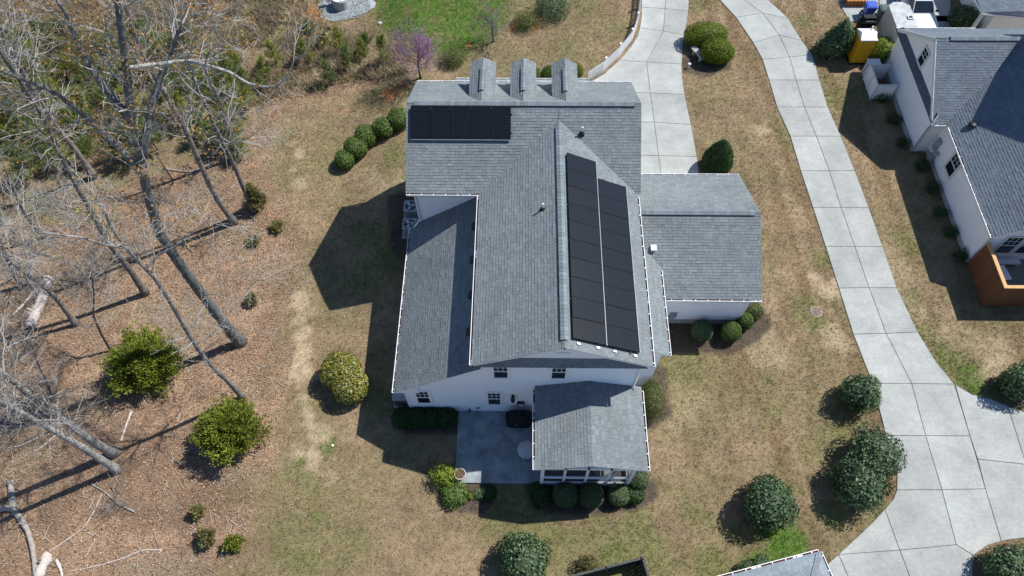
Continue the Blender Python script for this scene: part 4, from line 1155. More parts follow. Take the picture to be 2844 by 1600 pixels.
def shrub(name, label, px, rpx, h, pal, leaf=.09, dens=1.0, shape='round', group=None, lump_amp=.10, gloss=False, cat='shrub', squash=1.0, loc=None, aspect=.55, seed=None, stem=True, base=0.0, fill=.22, out=.35, core=True):
    """crown centre seen at px with radius rpx pixels; h metres tall"""
    c = Wg(px[0], px[1], base + (h - base) * (.5 if shape != 'cone' else .42)) if loc is None else np.array([loc[0], loc[1], 0.])
    gz = float(G(c[0], c[1])); m_ = mpp(c)
    rx = rpx * m_; ry = rx * squash; rz = (h - base) / 2
    t = thing(name, label, cat, (c[0], c[1], gz), group)
    area = 4 * math.pi * ((rx * ry) ** 1.6 / 3 + 2 * (((rx + ry) / 2 * rz) ** 1.6) / 3) ** (1 / 1.6)
    n = int(min(9000, max(300, dens * area / (leaf * leaf * aspect * .5) * 1.25)))
    D = rng.normal(size=(n, 3)); D /= np.linalg.norm(D, axis=1)[:, None]
    L_ = lumps(); lo = lump(D, L_)
    r_ = (1 + lump_amp * 2.2 * lo) * (1 - fill * rng.random(n) ** 2)
    S = np.array([rx, ry, rz])
    if shape == 'box':
        q = 2.6; nr = (np.abs(D) ** q).sum(1) ** (1 / q); D2 = D / nr[:, None]
    elif shape == 'dome':
        q = 2.3; nr = (np.abs(D) ** q).sum(1) ** (1 / q); D2 = D / nr[:, None]
    else: D2 = D
    P = D2 * S * r_[:, None]
    if shape == 'cone':
        zz = (P[:, 2] / rz + 1) / 2; f = np.clip(1.22 - .95 * zz, .12, 1.1); P[:, 0] *= f; P[:, 1] *= f
    P[:, 2] += rz + base + gz
    P[:, 2] = np.maximum(P[:, 2], gz + .03 + .1 * rng.random(n))
    P[:, :2] += c[:2]
    Nn = D / S; Nn /= np.linalg.norm(Nn, axis=1)[:, None]
    Nn = Nn + rng.normal(size=(n, 3)) * .55; Nn /= np.linalg.norm(Nn, axis=1)[:, None]
    pal_ = np.array(PAL[pal]); ci = rng.integers(0, len(pal_), n)
    clump = fbm(D[:, 0] * 3 + c[0], D[:, 1] * 3 + D[:, 2] * 2, 1.2, 2)
    col = pal_[ci] * rng.uniform(.7, 1.3, (n, 1)) * (.7 + .6 * clump)[:, None]
    P = P + Nn * (leaf * out * rng.random(n))[:, None]
    fo = link('foliage', np_mesh('foliage', leaf_quads(P, Nn, leaf * rng.uniform(.7, 1.35, n), aspect), 4, M_LEAFG if gloss else M_LEAF, col, LOC[t.name]), t)
    # inner core: closed shell, leaf colour darkened for shade inside the crown
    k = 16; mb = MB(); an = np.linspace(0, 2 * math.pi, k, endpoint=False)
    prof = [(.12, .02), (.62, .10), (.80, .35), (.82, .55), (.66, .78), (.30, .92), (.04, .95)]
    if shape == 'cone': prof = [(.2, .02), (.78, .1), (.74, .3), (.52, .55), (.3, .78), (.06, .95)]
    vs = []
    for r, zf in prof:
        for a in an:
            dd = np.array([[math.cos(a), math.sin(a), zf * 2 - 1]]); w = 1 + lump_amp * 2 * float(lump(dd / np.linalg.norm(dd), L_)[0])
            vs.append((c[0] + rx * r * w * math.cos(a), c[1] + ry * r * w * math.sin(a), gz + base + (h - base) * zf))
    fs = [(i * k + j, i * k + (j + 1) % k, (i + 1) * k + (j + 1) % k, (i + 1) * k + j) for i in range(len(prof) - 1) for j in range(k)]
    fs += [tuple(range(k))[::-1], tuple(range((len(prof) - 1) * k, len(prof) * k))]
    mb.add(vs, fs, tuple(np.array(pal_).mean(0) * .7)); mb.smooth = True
    if core and fill < .45: part('shaded_core', mb, M_LEAF, t)
    sm = MB()
    for _ in range(3 if stem else 1):
        a = random.random() * 6.28; sm.tube([(c[0] + .05 * math.cos(a), c[1] + .05 * math.sin(a), gz - .05), (c[0] + rx * .25 * math.cos(a), c[1] + ry * .25 * math.sin(a), gz + base + h * .35)], [.035, .015], 6, (.07, .055, .04))
    part('stem', sm, M_BARK, t)
    return t

g5 = 'clipped round shrubs in a row by the gable end'
for k, (u, v, r, h, lb) in enumerate(((957, 443, 27, 1.05, 'clipped round green shrub at the near end of the row of five'), (988, 409, 31, 1.25, 'clipped round green shrub second from the near end of the row of five'),
        (1016, 376, 31, 1.25, 'clipped round green shrub in the middle of the row of five'), (1065, 354, 28, 1.15, 'clipped round green shrub fourth in the row of five, near the house'),
        (1106, 330, 29, 1.2, 'clipped round green shrub half hidden by the roof edge beside the solar panels'))):
    shrub('round_shrub', lb, (u, v), r, h, 'box', .085, 1.1, 'dome', g5, .07, True, out=.6)
shrub('variegated_shrub', 'large yellow and green variegated shrub on the lawn left of the house', (946, 1030), 53, 1.7, 'yellow', .11, 1.2, 'dome', None, .05, True)
shrub('variegated_shrub', 'yellow-green clipped shrub merging with the large one toward the patio side', (972, 1072), 48, 1.6, 'yellow', .11, 1.2, 'dome', None, .05, True)
gh = 'low dark hedge plants along the rear wall'
for u, lb in ((1120, 'low dark hedge plant under the small left window at the wall corner'), (1158, 'low dark hedge plant second from the wall corner'), (1198, 'low dark hedge plant third from the wall corner'), (1238, 'low dark hedge plant next to the patio edge')):
    shrub('hedge_plant', lb, (u, 1160), 30, .8, 'holly', .07, 1.0, 'box', gh, .06)
# rear of the porch
gp_ = 'clipped ball shrubs behind the screened porch'
for u, v, r, h, lb in ((1570, 1374, 33, 1.1, 'clipped ball shrub in shade behind the porch, left of three'), (1641, 1375, 33, 1.1, 'clipped ball shrub half in shade behind the porch, middle of three'),
                       (1717, 1375, 28, 1.0, 'small sunlit clipped ball shrub behind the right porch corner'), (1774, 1333, 26, 1.15, 'sunlit clipped ball shrub beside the right porch corner post')):
    shrub('ball_shrub', lb, (u, v), r, h, 'grey', .055, 1.3, 'dome', gp_, .03)
shrub('low_shrub', 'glossy dark green shrub at the outer corner of the porch bed', (1758, 1372), 28, .7, 'holly', .10, 1.0, 'round', None, .12, True)
shrub('low_shrub', 'dark leafy shrub in the shade left of the clipped balls behind the porch', (1500, 1372), 32, .7, 'holly', .10, .9, 'round', None, .12, True)
shrub('feathery_shrub', 'large feathery green shrub at the right side of the screened porch', (1810, 1108), 34, 1.5, 'feather', .10, 1.2, 'round', None, .16, aspect=.25, fill=.4, out=1.0, squash=1.5)
# garage bed
shrub('ball_shrub', 'dark clipped ball shrub in the shade of the garage wall', (1950, 918), 29, 1.1, 'grey', .055, 1.2, 'dome', 'ball shrubs behind the garage', .03)
shrub('ball_shrub', 'sunlit clipped ball shrub in front of the garage corner', (2030, 922), 27, 1.1, 'box', .055, 1.3, 'dome', 'ball shrubs behind the garage', .03)
shrub('ball_shrub', 'smaller clipped ball shrub just behind the garage corner', (2068, 893), 21, 1.1, 'box', .055, 1.3, 'dome', 'ball shrubs behind the garage', .03)
shrub('feathery_shrub', 'wispy yellow-green shrub against the garage side wall', (2092, 862), 26, 1.0, 'feather', .07, 1.0, 'round', None, .14)
# driveway hedge pair and evergreen
shrub('big_hedge', 'big rounded lime-green clipped hedge beside the driveway, the farther of the pair', (1960, 97), 54, 1.5, 'lime', .08, 1.2, 'dome', 'pair of clipped hedges by the driveway', .05, squash=.62)
shrub('big_hedge', 'big rounded lime-green clipped hedge beside the driveway, the nearer of the pair', (1993, 143), 41, 1.5, 'lime', .08, 1.2, 'dome', 'pair of clipped hedges by the driveway', .05, squash=.8)
shrub('evergreen', 'dark green cone-shaped evergreen at the garage corner of the driveway', (1998, 435), 46, 2.6, 'holly', .10, 1.1, 'cone', None, .07, True)
# camellias on the right lawn
gc_ = 'glossy evergreen shrubs on the right lawn'
for u, v, r, h, lb in ((2391, 1088, 51, 1.9, 'small glossy dark evergreen shrub overlapping the long driveway edge'), (2432, 1262, 66, 2.1, 'glossy dark evergreen shrub touching the driveway bend, farther of a pair'),
                       (2388, 1342, 72, 2.1, 'glossy evergreen shrub with lighter leaves, nearer of the pair at the driveway bend'), (2134, 1392, 74, 2.1, 'glossy grey-green evergreen shrub alone in the middle of the right lawn'),
                       (1456, 1555, 72, 2.1, 'glossy dark evergreen shrub at the bottom edge of the back lawn'), (2840, 1062, 46, 1.9, 'dark evergreen shrub cut by the right picture edge'),
                       (2815, 1588, 66, 1.8, 'glossy dark evergreen shrub in the bottom right corner')):
    shrub('evergreen_shrub', lb, (u, v), r * .88, h * .95, 'camellia', .15, 1.1, 'round', gc_, .21, True, base=.12, fill=.4, out=1.3)
shrub('magnolia_shrub', 'tall glossy dark green shrub beside the yellow portable toilet', (2330, 110), 42, 2.5, 'camellia', .17, 1.0, 'cone', None, .2, True, fill=.4, out=1.3)
shrub('bright_shrub', 'bright yellow-green shrub between the trailer and the cream house', (2452, 140), 32, 1.7, 'bright', .10, .9, 'round', None, .16, fill=.4, out=.8)
shrub('evergreen_shrub', 'dark evergreen shrub below the roof corner at the top right', (2675, 52), 30, 1.4, 'camellia', .15, 1.0, 'round', None, .24, True, fill=.4, out=1.3)
gn = 'foundation shrubs along the cream house'
for k, (u, v, r) in enumerate(((2450, 268, 20), (2484, 330, 19), (2508, 395, 18), (2560, 460, 19), (2592, 520, 19), (2612, 588, 18), (2642, 642, 18), (2672, 708, 20))):
    shrub('foundation_shrub', 'small dark foundation shrub by the cream house wall, %s from the top' % ('first', 'second', 'third', 'fourth', 'fifth', 'sixth', 'seventh', 'eighth')[k], (u, v), r * .85, .6, 'holly', .075, .6, 'round', gn, .3, fill=.6, out=1.2)
shrub('low_shrub', 'small purple-green shrub beside the weathered enclosure at the bottom edge', (1632, 1568), 26, .9, 'dull', .08, .6, 'round', None, .2, fill=.5)
shrub('low_shrub', 'low grey-green shrub under the bottom house gutter, the left one', (2080, 1592), 30, .7, 'grey', .07, 1.0, 'round', None, .1)
shrub('low_shrub', 'low grey-green shrub under the bottom house gutter, the right one', (2118, 1576), 28, .7, 'grey', .07, 1.0, 'round', None, .1)
# patio corner plants
shrub('leafy_plant', 'upright light-green plant standing beside the round pot at the patio corner', (1232, 1322), 30, .95, 'bright', .22, 1.0, 'round', None, .25, aspect=.16, fill=.8, out=.9)
shrub('leafy_plant', 'low bright green mound in front of the patio corner', (1262, 1373), 33, .55, 'box', .15, 1.2, 'round', None, .14, True, aspect=.25, fill=.35, out=1.0)
shrub('small_plant', 'sprawling pale grey-green plant in the bed below the patio', (1330, 1372), 17, .35, 'grey', .13, .5, 'round', None, .25, aspect=.22, fill=.6)
shrub('small_plant', 'tiny lime-green plant in the bed below the patio', (1306, 1379), 8, .2, 'bright', .06, .8, 'round', None, .1)
shrub('low_shrub', 'dark clump in the shade just right of the patio bed edge', (1358, 1370), 22, .45, 'holly', .07, .8, 'round', None, .15)
# shrubs seen past the dormers
shrub('round_shrub', 'small round shrub peeking out left of the right dormer', (1480, 208), 22, .9, 'box', .07, 1.0, 'dome', None, .05)
shrub('round_shrub', 'small round shrub against the left side of the right dormer', (1527, 205), 22, 1.0, 'box', .07, 1.0, 'dome', None, .05)
shrub('round_shrub', 'tall yellowish shrub showing just right of the right dormer', (1600, 198), 18, 1.3, 'lime', .07, 1.0, 'round', None, .06)
shrub('bushy_clump', 'dark green bushy clump on the grass just left of the dormers', (1258, 160), 34, .9, 'feather', .10, .7, 'round', None, .2, fill=.8, aspect=.25)
shrub('bushy_clump', 'olive bushy clump on the green lawn above the dormers', (1460, 58), 34, .9, 'feather', .10, .7, 'round', None, .2, fill=.8, aspect=.25)
shrub('bushy_clump', 'dark leafy shrub at the top edge left of the picket fence', (1535, 18), 44, 1.3, 'camellia', .10, .5, 'round', None, .25, fill=.6)

# ---- junipers in the leaf litter
def cedar(label, px, rpx, h, pal='cedar', dens=1.0, group=None, name='cedar_tree'):
    c = Wg(px[0], px[1], h * .42); gz = float(G(c[0], c[1])); R = rpx * mpp(c)
    t = thing(name, label, 'tree', (c[0], c[1], gz), group)
    tr = MB(); tr.smooth = True; tr.tube([(c[0], c[1], gz - .1), (c[0] + .05, c[1], gz + h * .5), (c[0], c[1], gz + h * .95)], [.08 + .02 * h, .05, .01], 8, (.10, .075, .06)); part('trunk', tr, M_BARK, t)
    br = MB(); P = []; Dn = []
    nb = int(70 * dens * max(1, R / .8))
    for k in range(nb):
        f = rng.uniform(.04, .98); a = k * 2.4 + rng.uniform(-.4, .4)
        l = R * (1.08 - .92 * f ** 1.3) * rng.uniform(.55, 1.3)
        d = np.array([math.cos(a), math.sin(a), rng.uniform(.15, .75) + .5 * f]); d /= np.linalg.norm(d)
        o = np.array([c[0], c[1], gz + h * f * .9])
        tip = o + d * l * 1.05
        br.tube([o, (o + tip) / 2 - np.array([0, 0, .04]), tip], [.022, .014, .005], 4, (.12, .085, .06), cap=False)
        m_ = int(26 * max(.5, l))
        tt = rng.uniform(.25, 1.03, m_) ** .8
        for q in tt:
            sp = (.10 + .22 * l) * (1.1 - q * .55)
            pp_ = o + (tip - o) * q + rng.normal(size=3) * sp * .5
            for _ in range(7):
                P.append(pp_ + rng.normal(size=3) * .07); Dn.append(d * .9 + rng.normal(size=3) * .5 + np.array([0, 0, .35]))
    part('branches', br, M_BARK, t)
    P = np.array(P); Dn = np.array(Dn); Dn /= np.linalg.norm(Dn, axis=1)[:, None]; n = len(P)
    P[:, 2] = np.maximum(P[:, 2], gz + .05)
    # flat sprays pointing outward
    s = rng.uniform(.09, .19, n)[:, None]; side = np.cross(Dn, rng.normal(size=(n, 3))); side /= np.linalg.norm(side, axis=1)[:, None]
    V = np.stack([P - side * s * .16, P + Dn * s * .5 - side * s * .02 + side * s * .2, P + Dn * s, P + Dn * s * .4 - side * s * .26], 1).reshape(-1, 3)
    pal_ = np.array(PAL[pal]); br_ = fbm(P[:, 0] * 2, P[:, 1] * 2 + P[:, 2], 1.3, 2)
    col = pal_[rng.integers(0, len(pal_), n)] * (.55 + .9 * br_)[:, None] * rng.uniform(.75, 1.25, (n, 1))
    link('foliage', np_mesh('foliage', V, 4, M_LEAF, col, LOC[t.name]), t)
    return t
cedar('bright green bushy cedar in the leaf litter below the thick trunk', (404, 1008), 78, 2.7, dens=1.7)
cedar('bright green bushy cedar nearest the lawn at the lower left', (640, 1195), 74, 2.8, dens=1.7)
cedar('slim olive cedar at the foot of the trunk by the lawn edge', (708, 550), 24, 2.3, 'olive', .9)
gs = 'small olive cedar saplings in the leaf litter'
for u, v, r, h, lb, pl in ((550, 1422, 20, .8, 'faint brownish-green cedar sapling, topmost of three at the bottom left', 'olive'), (575, 1492, 27, 1.0, 'grey-green cedar sapling, middle of three at the bottom left', 'olive'), (648, 1508, 25, .9, 'yellowish-green cedar sapling, rightmost of three at the bottom left', 'cedar'),
                       (697, 835, 24, .8, 'brownish-green sapling in the litter right of the thick trunk', 'olive'), (770, 632, 24, .6, 'low green sapling in the leaf litter beside the lawn edge', 'olive'), (705, 672, 16, .5, 'tiny dark green sapling below the slim cedar', 'olive')):
    cedar(lb, (u, v), r * .72, h * (.8 if v > 1300 else .5), pl, .28, gs, 'cedar_sapling')

# ---- pine saplings
def pine(label, px, h, pal, group, R=None):
    c = Wg(px[0], px[1]); gz = float(G(c[0], c[1])); R = R or h * .33
    t = thing('pine_sapling', label, 'tree', (c[0], c[1], gz), group)
    tr = MB(); tr.tube([(c[0], c[1], gz - .1), (c[0], c[1], gz + h)], [.03 + .012 * h, .012], 6, (.13, .095, .07))
    V = []; C_ = []; pal_ = np.array(pal)
    nb = int(16 + 11 * h * (1 + R) / 2)
    for k in range(nb):
        f = rng.uniform(.12, 1.0); a = k * 2.4; l = R * (1.12 - f) * rng.uniform(.7, 1.2) + .08
        o = np.array([c[0], c[1], gz + h * f]); d = np.array([math.cos(a), math.sin(a), .55 + .8 * f]); d /= np.linalg.norm(d); tip = o + d * l
        tr.tube([o, tip], [.012, .006], 3, (.14, .10, .07), cap=False)
        for q in np.linspace(.3, 1, 2 + int(l * 4)):
            p0 = o + (tip - o) * q; m_ = 16; dd = rng.normal(size=(m_, 3)) * .75 + d * .9; dd /= np.linalg.norm(dd, axis=1)[:, None]
            ln = rng.uniform(.16, .34, m_)[:, None]; sd = np.cross(dd, rng.normal(size=(m_, 3))); sd /= np.linalg.norm(sd, axis=1)[:, None]
            V.append(np.stack([p0 - sd * .012, p0 + sd * .012, p0 + dd * ln], 1)); C_.append(pal_[rng.integers(0, len(pal_))] * rng.uniform(.65, 1.35, (m_, 1)))
    part('trunk', tr, M_BARK, t)
    link('needles', np_mesh('needles', np.concatenate(V).reshape(-1, 3), 3, M_LEAF, np.concatenate(C_), LOC[t.name]), t)
YG = [(.23, .27, .05), (.30, .33, .06), (.17, .22, .045)]; DG = [(.15, .205, .06), (.20, .25, .075), (.11, .16, .05)]
gm = 'pine saplings in the rough meadow'
for u, v, h, pl, lb in ((852, 172, 2.2, YG, 'yellow-green pine sapling in the meadow, at the gravel side'), (905, 128, 1.6, YG, 'small yellow pine sapling in the upper meadow near the gravel'), (950, 150, 2.2, YG, 'bright pine sapling in the middle of the meadow group'),
                       (973, 195, 2.0, DG, 'greener pine sapling in front of the meadow group'), (1010, 160, 1.6, YG, 'short yellow pine sapling in the meadow near the redbud'), (1072, 172, 2.4, YG, 'tallest yellow-green pine sapling just left of the purple tree'),
                       (1022, 140, 1.4, DG, 'small green pine sapling behind the tallest one'), (920, 232, 2.0, DG, 'dark pine sapling at the lower meadow edge'), (768, 178, 2.0, YG, 'bushy yellow pine sapling in the left meadow'), (740, 210, 1.6, YG, 'short pine sapling at the meadow edge left of the lawn'),
                       (660, 190, 1.8, YG, 'yellow pine sapling under the long pale limb'), (690, 245, 1.7, DG, 'dark pine sapling under the tip of the pale limb'), (735, 255, 1.4, DG, 'low green pine sapling beside the tip of the pale limb'), (860, 100, 1.3, DG, 'small faint pine sapling below the gravel patch')):
    pine(lb, (u, v), h, pl, gm)
gw = 'young pines under the bare trees'
spots = []
rs = np.random.default_rng(21)
tries = 0
while len(spots) < 62 and tries < 6000:
    tries += 1
    u, v = rs.uniform(-60, 690), rs.uniform(120, 500)
    if v > 470 - .05 * u + (60 if u < 150 else 0) or (u > 560 and v < 220): continue
    if all((u - a) ** 2 + (v - b) ** 2 > 46 ** 2 for a, b in spots): spots.append((u, v))
spots.sort(key=lambda q: (round(q[1] / 95), q[0]))
NUM = 'first second third fourth fifth sixth seventh eighth ninth tenth eleventh twelfth thirteenth fourteenth fifteenth sixteenth seventeenth eighteenth nineteenth twentieth'.split(); cnt = {}
for k, (u, v) in enumerate(spots):
    row = ('first', 'second', 'third', 'fourth', 'fifth', 'fifth')[min(5, int(round(v / 95)) - 1)]
    cnt[row] = cnt.get(row, 0) + 1
    pine('young woodland pine, %s row from the top, %s from the left' % (row, NUM[cnt[row] - 1]), (u, v), rs.uniform(1.8, 3.4), DG if rs.random() < .55 else YG, gw, R=rs.uniform(1.1, 1.7))
for u, v, h, lb in ((655, 415, 2.6, 'green pine at the wood edge right of the thin trunks'), (640, 330, 2.6, 'tall green pine at the wood edge above the thin trunks'), (675, 440, 1.6, 'small green pine lowest on the wood edge')):
    pine(lb, (u, v), h, [(.17, .21, .05), (.22, .25, .06), (.12, .16, .05)], 'pines on the wood edge', R=1.0)

# ---- bare trees
def path3(px, z0=None):
    P = [Wg(*px[0])]
    for u, v in px[1:]:
        d = ray(u, v); d = d / -d[2]
        c = np.array([0, 0, CAMH]); q = P[-1]
        if len(P) > 1: tgt = q[:2] + (P[-1] - P[-2])[:2] * .35
        else: tgt = q[:2]
        s = ((tgt - c[:2]) @ d[:2]) / (d[:2] @ d[:2])
        p = c + d * s
        p[2] = np.clip(p[2], q[2] + .25, 26)
        s = (CAMH - p[2]); p = c + d * s
        P.append(p)
    return np.array(P)
def smooth_path(P, n):
    t = np.concatenate([[0], np.cumsum(np.linalg.norm(np.diff(P, axis=0), axis=1))]); t /= t[-1]
    q = np.linspace(0, 1, n); Q = np.stack([np.interp(q, t, P[:, k]) for k in range(3)], 1)
    for _ in range(2): Q[1:-1] = (Q[:-2] + 2 * Q[1:-1] + Q[2:]) / 4
    return Q
def grow(mb, p, d, l, r, lev, col, tips, wig=.35, up=.12):
    n = max(3, int(l / .35)); P = [p]; q = p.copy(); dd = d.copy()
    for k in range(n):
        dd = dd + rng.normal(size=3) * wig * .5 + np.array([0, 0, up * .5]); dd /= np.linalg.norm(dd)
        q = q + dd * l / n; P.append(q.copy())
    P = np.array(P)
    mb.tube(P, np.linspace(r, max(.005, r * .35), len(P)), 5 if r > .05 else (4 if r > .02 else 3), col * rng.uniform(.8, 1.2), cap=False)
    if lev <= 0: tips.append(P[-1]); return
    m_ = int(rng.integers(3, 6))
    for k in range(m_):
        f = rng.uniform(.25, .97); i = min(len(P) - 2, int(f * (len(P) - 1)))
        t = P[i + 1] - P[i]; t /= np.linalg.norm(t)
        s = np.cross(t, rng.normal(size=3)); s /= np.linalg.norm(s)
        nd = t * rng.uniform(.45, .9) + s * rng.uniform(.5, 1.0) + np.array([0, 0, .15]); nd /= np.linalg.norm(nd)
        grow(mb, P[i] + (P[i + 1] - P[i]) * rng.random(), nd, l * rng.uniform(.38, .66), max(.0065, r * .52), lev - 1, col, tips, wig, up)
    tips.append(P[-1])
BK = np.array([.16, .15, .14]); TW = np.array([.31, .30, .28])
def bare_tree(label, trunk_px, r0, limbs_px=(), nbr=16, lev=2, bl=3.0, start=.35, bark=BK, twig=TW, buds=None, r1=.35, group='tall bare trees in the wood', dens=1.0, top=True):
    T = path3(trunk_px); gz = T[0][2]
    t = thing('bare_tree', label, 'tree', T[0], group)
    tips = []
    tk = MB(); tk.smooth = True
    Q = smooth_path(T, max(10, int(len(T) * 4)))
    Q[0][2] -= .15
    f = np.linspace(0, 1, len(Q)); rad = r0 * (1 - (1 - r1) * f) * (1 + .55 * np.exp(-f * 22)) * (1 + .05 * rng.normal(size=len(Q)))
    tk.tube(Q, rad, 10, tuple(bark))
    part('trunk', tk, M_BARK, t)
    lines = [(Q, rad)]
    for lp, lr, *lc in limbs_px:
        i0 = None
        u, v = lp[0]
        # limb leaves the trunk where the trunk is seen nearest to its first point
        cc = (Q - np.array([0, 0, CAMH])) @ _CR; uu = cc[:, 0] / -cc[:, 2] * FPX + IMW / 2; vv = IMH / 2 - cc[:, 1] / -cc[:, 2] * FPX
        i0 = int(np.argmin((uu - u) ** 2 + (vv - v) ** 2))
        P = [Q[i0]]
        for (a, b) in lp[1:]:
            d = ray(a, b); d = d / -d[2]; c = np.array([0, 0, CAMH])
            tgt = P[-1] + np.array([0, 0, .5]) + (P[-1] - P[-2] if len(P) > 1 else 0) * .4
            s = ((tgt - c) @ d) / (d @ d); P.append(c + d * s)
        LQ = smooth_path(np.array(P), len(P) * 4)
        lrad = np.linspace(lr, lr * .3, len(LQ))
        lm = MB(); lm.smooth = True; lm.tube(LQ, lrad, 8, tuple(np.array(lc[0]) if lc else bark * 1.3)); part('limb', lm, M_BARK, t)
        lines.append((LQ, lrad))
    br = MB()
    for k in range(nbr):
        li = 0 if len(lines) == 1 or random.random() < .45 else random.randrange(1, len(lines))
        LQ, lrad = lines[li]
        f = rng.uniform(start if li == 0 else .2, 1.0); i = min(len(LQ) - 2, int(f * (len(LQ) - 1)))
        tdir = unit(LQ[i + 1] - LQ[i]); s = unit(np.cross(tdir, rng.normal(size=3)))
        nd = unit(tdir * rng.uniform(.2, .7) + s + np.array([0, 0, .2]))
        grow(br, LQ[i], nd, bl * rng.uniform(.5, 1.2), min(lrad[i] * .45, .034), lev, twig, tips)
    if top:
        for LQ, lrad in lines:
            for _ in range(3): grow(br, LQ[-1], unit(LQ[-1] - LQ[-2] + rng.normal(size=3) * .12), bl * .8, min(lrad[-1] * .7, .036), lev, twig, tips)
    part('branches', br, M_TWIG, t)
    if buds and tips:
        col, per, sz = buds; tp = np.array(tips); tp = tp[rng.integers(0, len(tp), int(len(tp) * per))] + rng.normal(size=(int(len(tips) * per), 3)) * .10
        Nn = rng.normal(size=tp.shape); Nn /= np.linalg.norm(Nn, axis=1)[:, None]
        link('buds', np_mesh('buds', leaf_quads(tp, Nn, sz * rng.uniform(.6, 1.3, len(tp)), .6), 4, M_LEAF, np.array(col) * rng.uniform(.7, 1.3, (len(tp), 1)), LOC[t.name]), t, 'stuff')
    return t
YB = ((.26, .28, .06), .55, .09); OB = ((.36, .20, .06), 3.5, .10)
bare_tree('thickest dark trunk forking high up, its pale foot beside the lawn', [(668, 952), (600, 870), (530, 775), (442, 651), (412, 545), (397, 480), (391, 420), (373, 377), (359, 323), (355, 215), (343, 136), (334, 47), (318, -40)], .29,
          [([(391, 420), (409, 373), (423, 287), (445, 215), (481, 126), (502, 72)], .20), ([(348, 341), (280, 230), (219, 136), (194, 54), (158, 0)], .18), ([(391, 470), (287, 366), (215, 305), (140, 248), (54, 219), (0, 194)], .16),
           ([(452, 185), (520, 168), (560, 178), (640, 200), (690, 235), (760, 245), (800, 215), (815, 170)], .085, (.36, .36, .33))], 64, 2, 2.3, .48, buds=OB, bark=np.array([.13, .135, .13]))
bare_tree('long straight dark trunk left of the thickest one, rooted in mid wood', [(405, 816), (360, 748), (298, 672), (251, 582), (215, 520), (154, 405), (133, 344), (54, 222), (0, 143), (-40, 80)], .18, (), 30, 2, 2.2, .4)
bare_tree('grey pine trunk running to the left picture edge at the top', [(262, 492), (201, 405), (154, 348), (83, 235), (36, 150), (0, 75), (-30, 20)], .21, (), 26, 2, 2.0, .45, bark=np.array([.22, .19, .17]))
bare_tree('grey-brown trunk with a flared foot left of the slim cedar', [(652, 618), (610, 565), (575, 500), (549, 438), (527, 388), (492, 316), (449, 244), (398, 158), (359, 54), (345, 0)], .18, (), 34, 2, 2.0, .45, bark=np.array([.21, .185, .165]))
bare_tree('slim dark trunk rising behind the slim cedar', [(703, 586), (667, 500), (639, 434), (606, 373), (574, 298), (538, 222), (513, 118), (500, 60)], .145, [([(606, 373), (640, 400), (690, 385), (720, 360)], .06)], 28, 2, 2.0, .35, bark=np.array([.16, .15, .14]))
bare_tree('thin trunk at the wood edge, shortest of the three by the pines', [(652, 440), (639, 380), (610, 280), (567, 190), (527, 90)], .15, (), 26, 2, 1.8, .3, bark=np.array([.20, .17, .155]))
bare_tree('slender tree with yellow buds, its foot just above the lower cedar', [(673, 1103), (630, 1055), (588, 1020), (545, 963), (502, 891), (470, 834), (430, 773), (405, 748), (352, 694), (301, 622), (287, 572)], .13,
          [([(405, 748), (440, 705), (480, 690), (540, 640), (590, 600)], .05), ([(352, 694), (290, 680), (230, 660), (150, 650), (90, 640)], .06), ([(545, 963), (600, 920), (680, 815), (720, 770)], .04)], 40, 2, 2.0, .3, buds=YB, bark=np.array([.20, .195, .185]))
bare_tree('pale trunk, upper of the thick pair at the lower left edge', [(319, 1257), (265, 1232), (190, 1174), (103, 1116), (62, 1079), (0, 1030), (-60, 985)], .235, (), 20, 2, 2.2, .5, bark=np.array([.27, .26, .245]), buds=((.30, .17, .05), .5, .1))
bare_tree('pale trunk, lower of the thick pair at the lower left edge', [(327, 1306), (269, 1269), (199, 1224), (116, 1178), (54, 1141), (0, 1116), (-60, 1085)], .195, (), 22, 2, 2.2, .5, bark=np.array([.31, .295, .28]))
bare_tree('dark trunk slanting to the left edge above the fallen pale log', [(212, 902), (161, 834), (126, 798), (54, 748), (0, 701), (-40, 670)], .16, (), 26, 2, 2.6, .25, bark=np.array([.19, .175, .165]))
bare_tree('thin dark sapling left of the upper cedar', [(309, 974), (283, 931), (258, 877), (262, 830), (255, 760)], .08, (), 16, 2, 1.5, .3, bark=np.array([.12, .10, .09]))
bare_tree('dense grey twiggy tree leaning in from the left edge', [(60, 800), (20, 720), (-10, 640), (-40, 560)], .13, [([(20, 720), (90, 700), (170, 720), (270, 770)], .07), ([(0, 680), (80, 620), (160, 655), (240, 690)], .07)], 34, 2, 2.2, .2)
bare_tree('grey twiggy tree by the left edge below the young pines', [(120, 660), (70, 600), (40, 530), (10, 460)], .11, [([(70, 600), (130, 560), (200, 560)], .06)], 26, 2, 2.0, .2)
bare_tree('twiggy sapling in the open litter at the far lower left', [(150, 1120), (130, 1060), (100, 1000), (80, 930)], .06, (), 20, 2, 1.6, .2)
bare_tree('thin leaning sapling between the thickest trunk and the young pines', [(480, 500), (440, 440), (420, 400)], .045, (), 12, 2, 1.2, .2)

# small garden trees
t = bare_tree('small leafless lawn tree with a fan of fine grey twigs', [(1370, 117), (1369, 95), (1368, 60)], .06, (), 26, 2, 1.5, .3, bark=np.array([.07, .06, .055]), twig=np.array([.20, .20, .18]), group=None)
rb = bare_tree('small redbud covered in purple blossom left of the front roof', [(1168, 217), (1162, 190), (1160, 160), (1162, 135)], .075, (), 46, 2, 1.7, .3, bark=np.array([.07, .05, .05]), twig=np.array([.24, .17, .22]), buds=((.42, .20, .42), 3.2, .07), group=None)
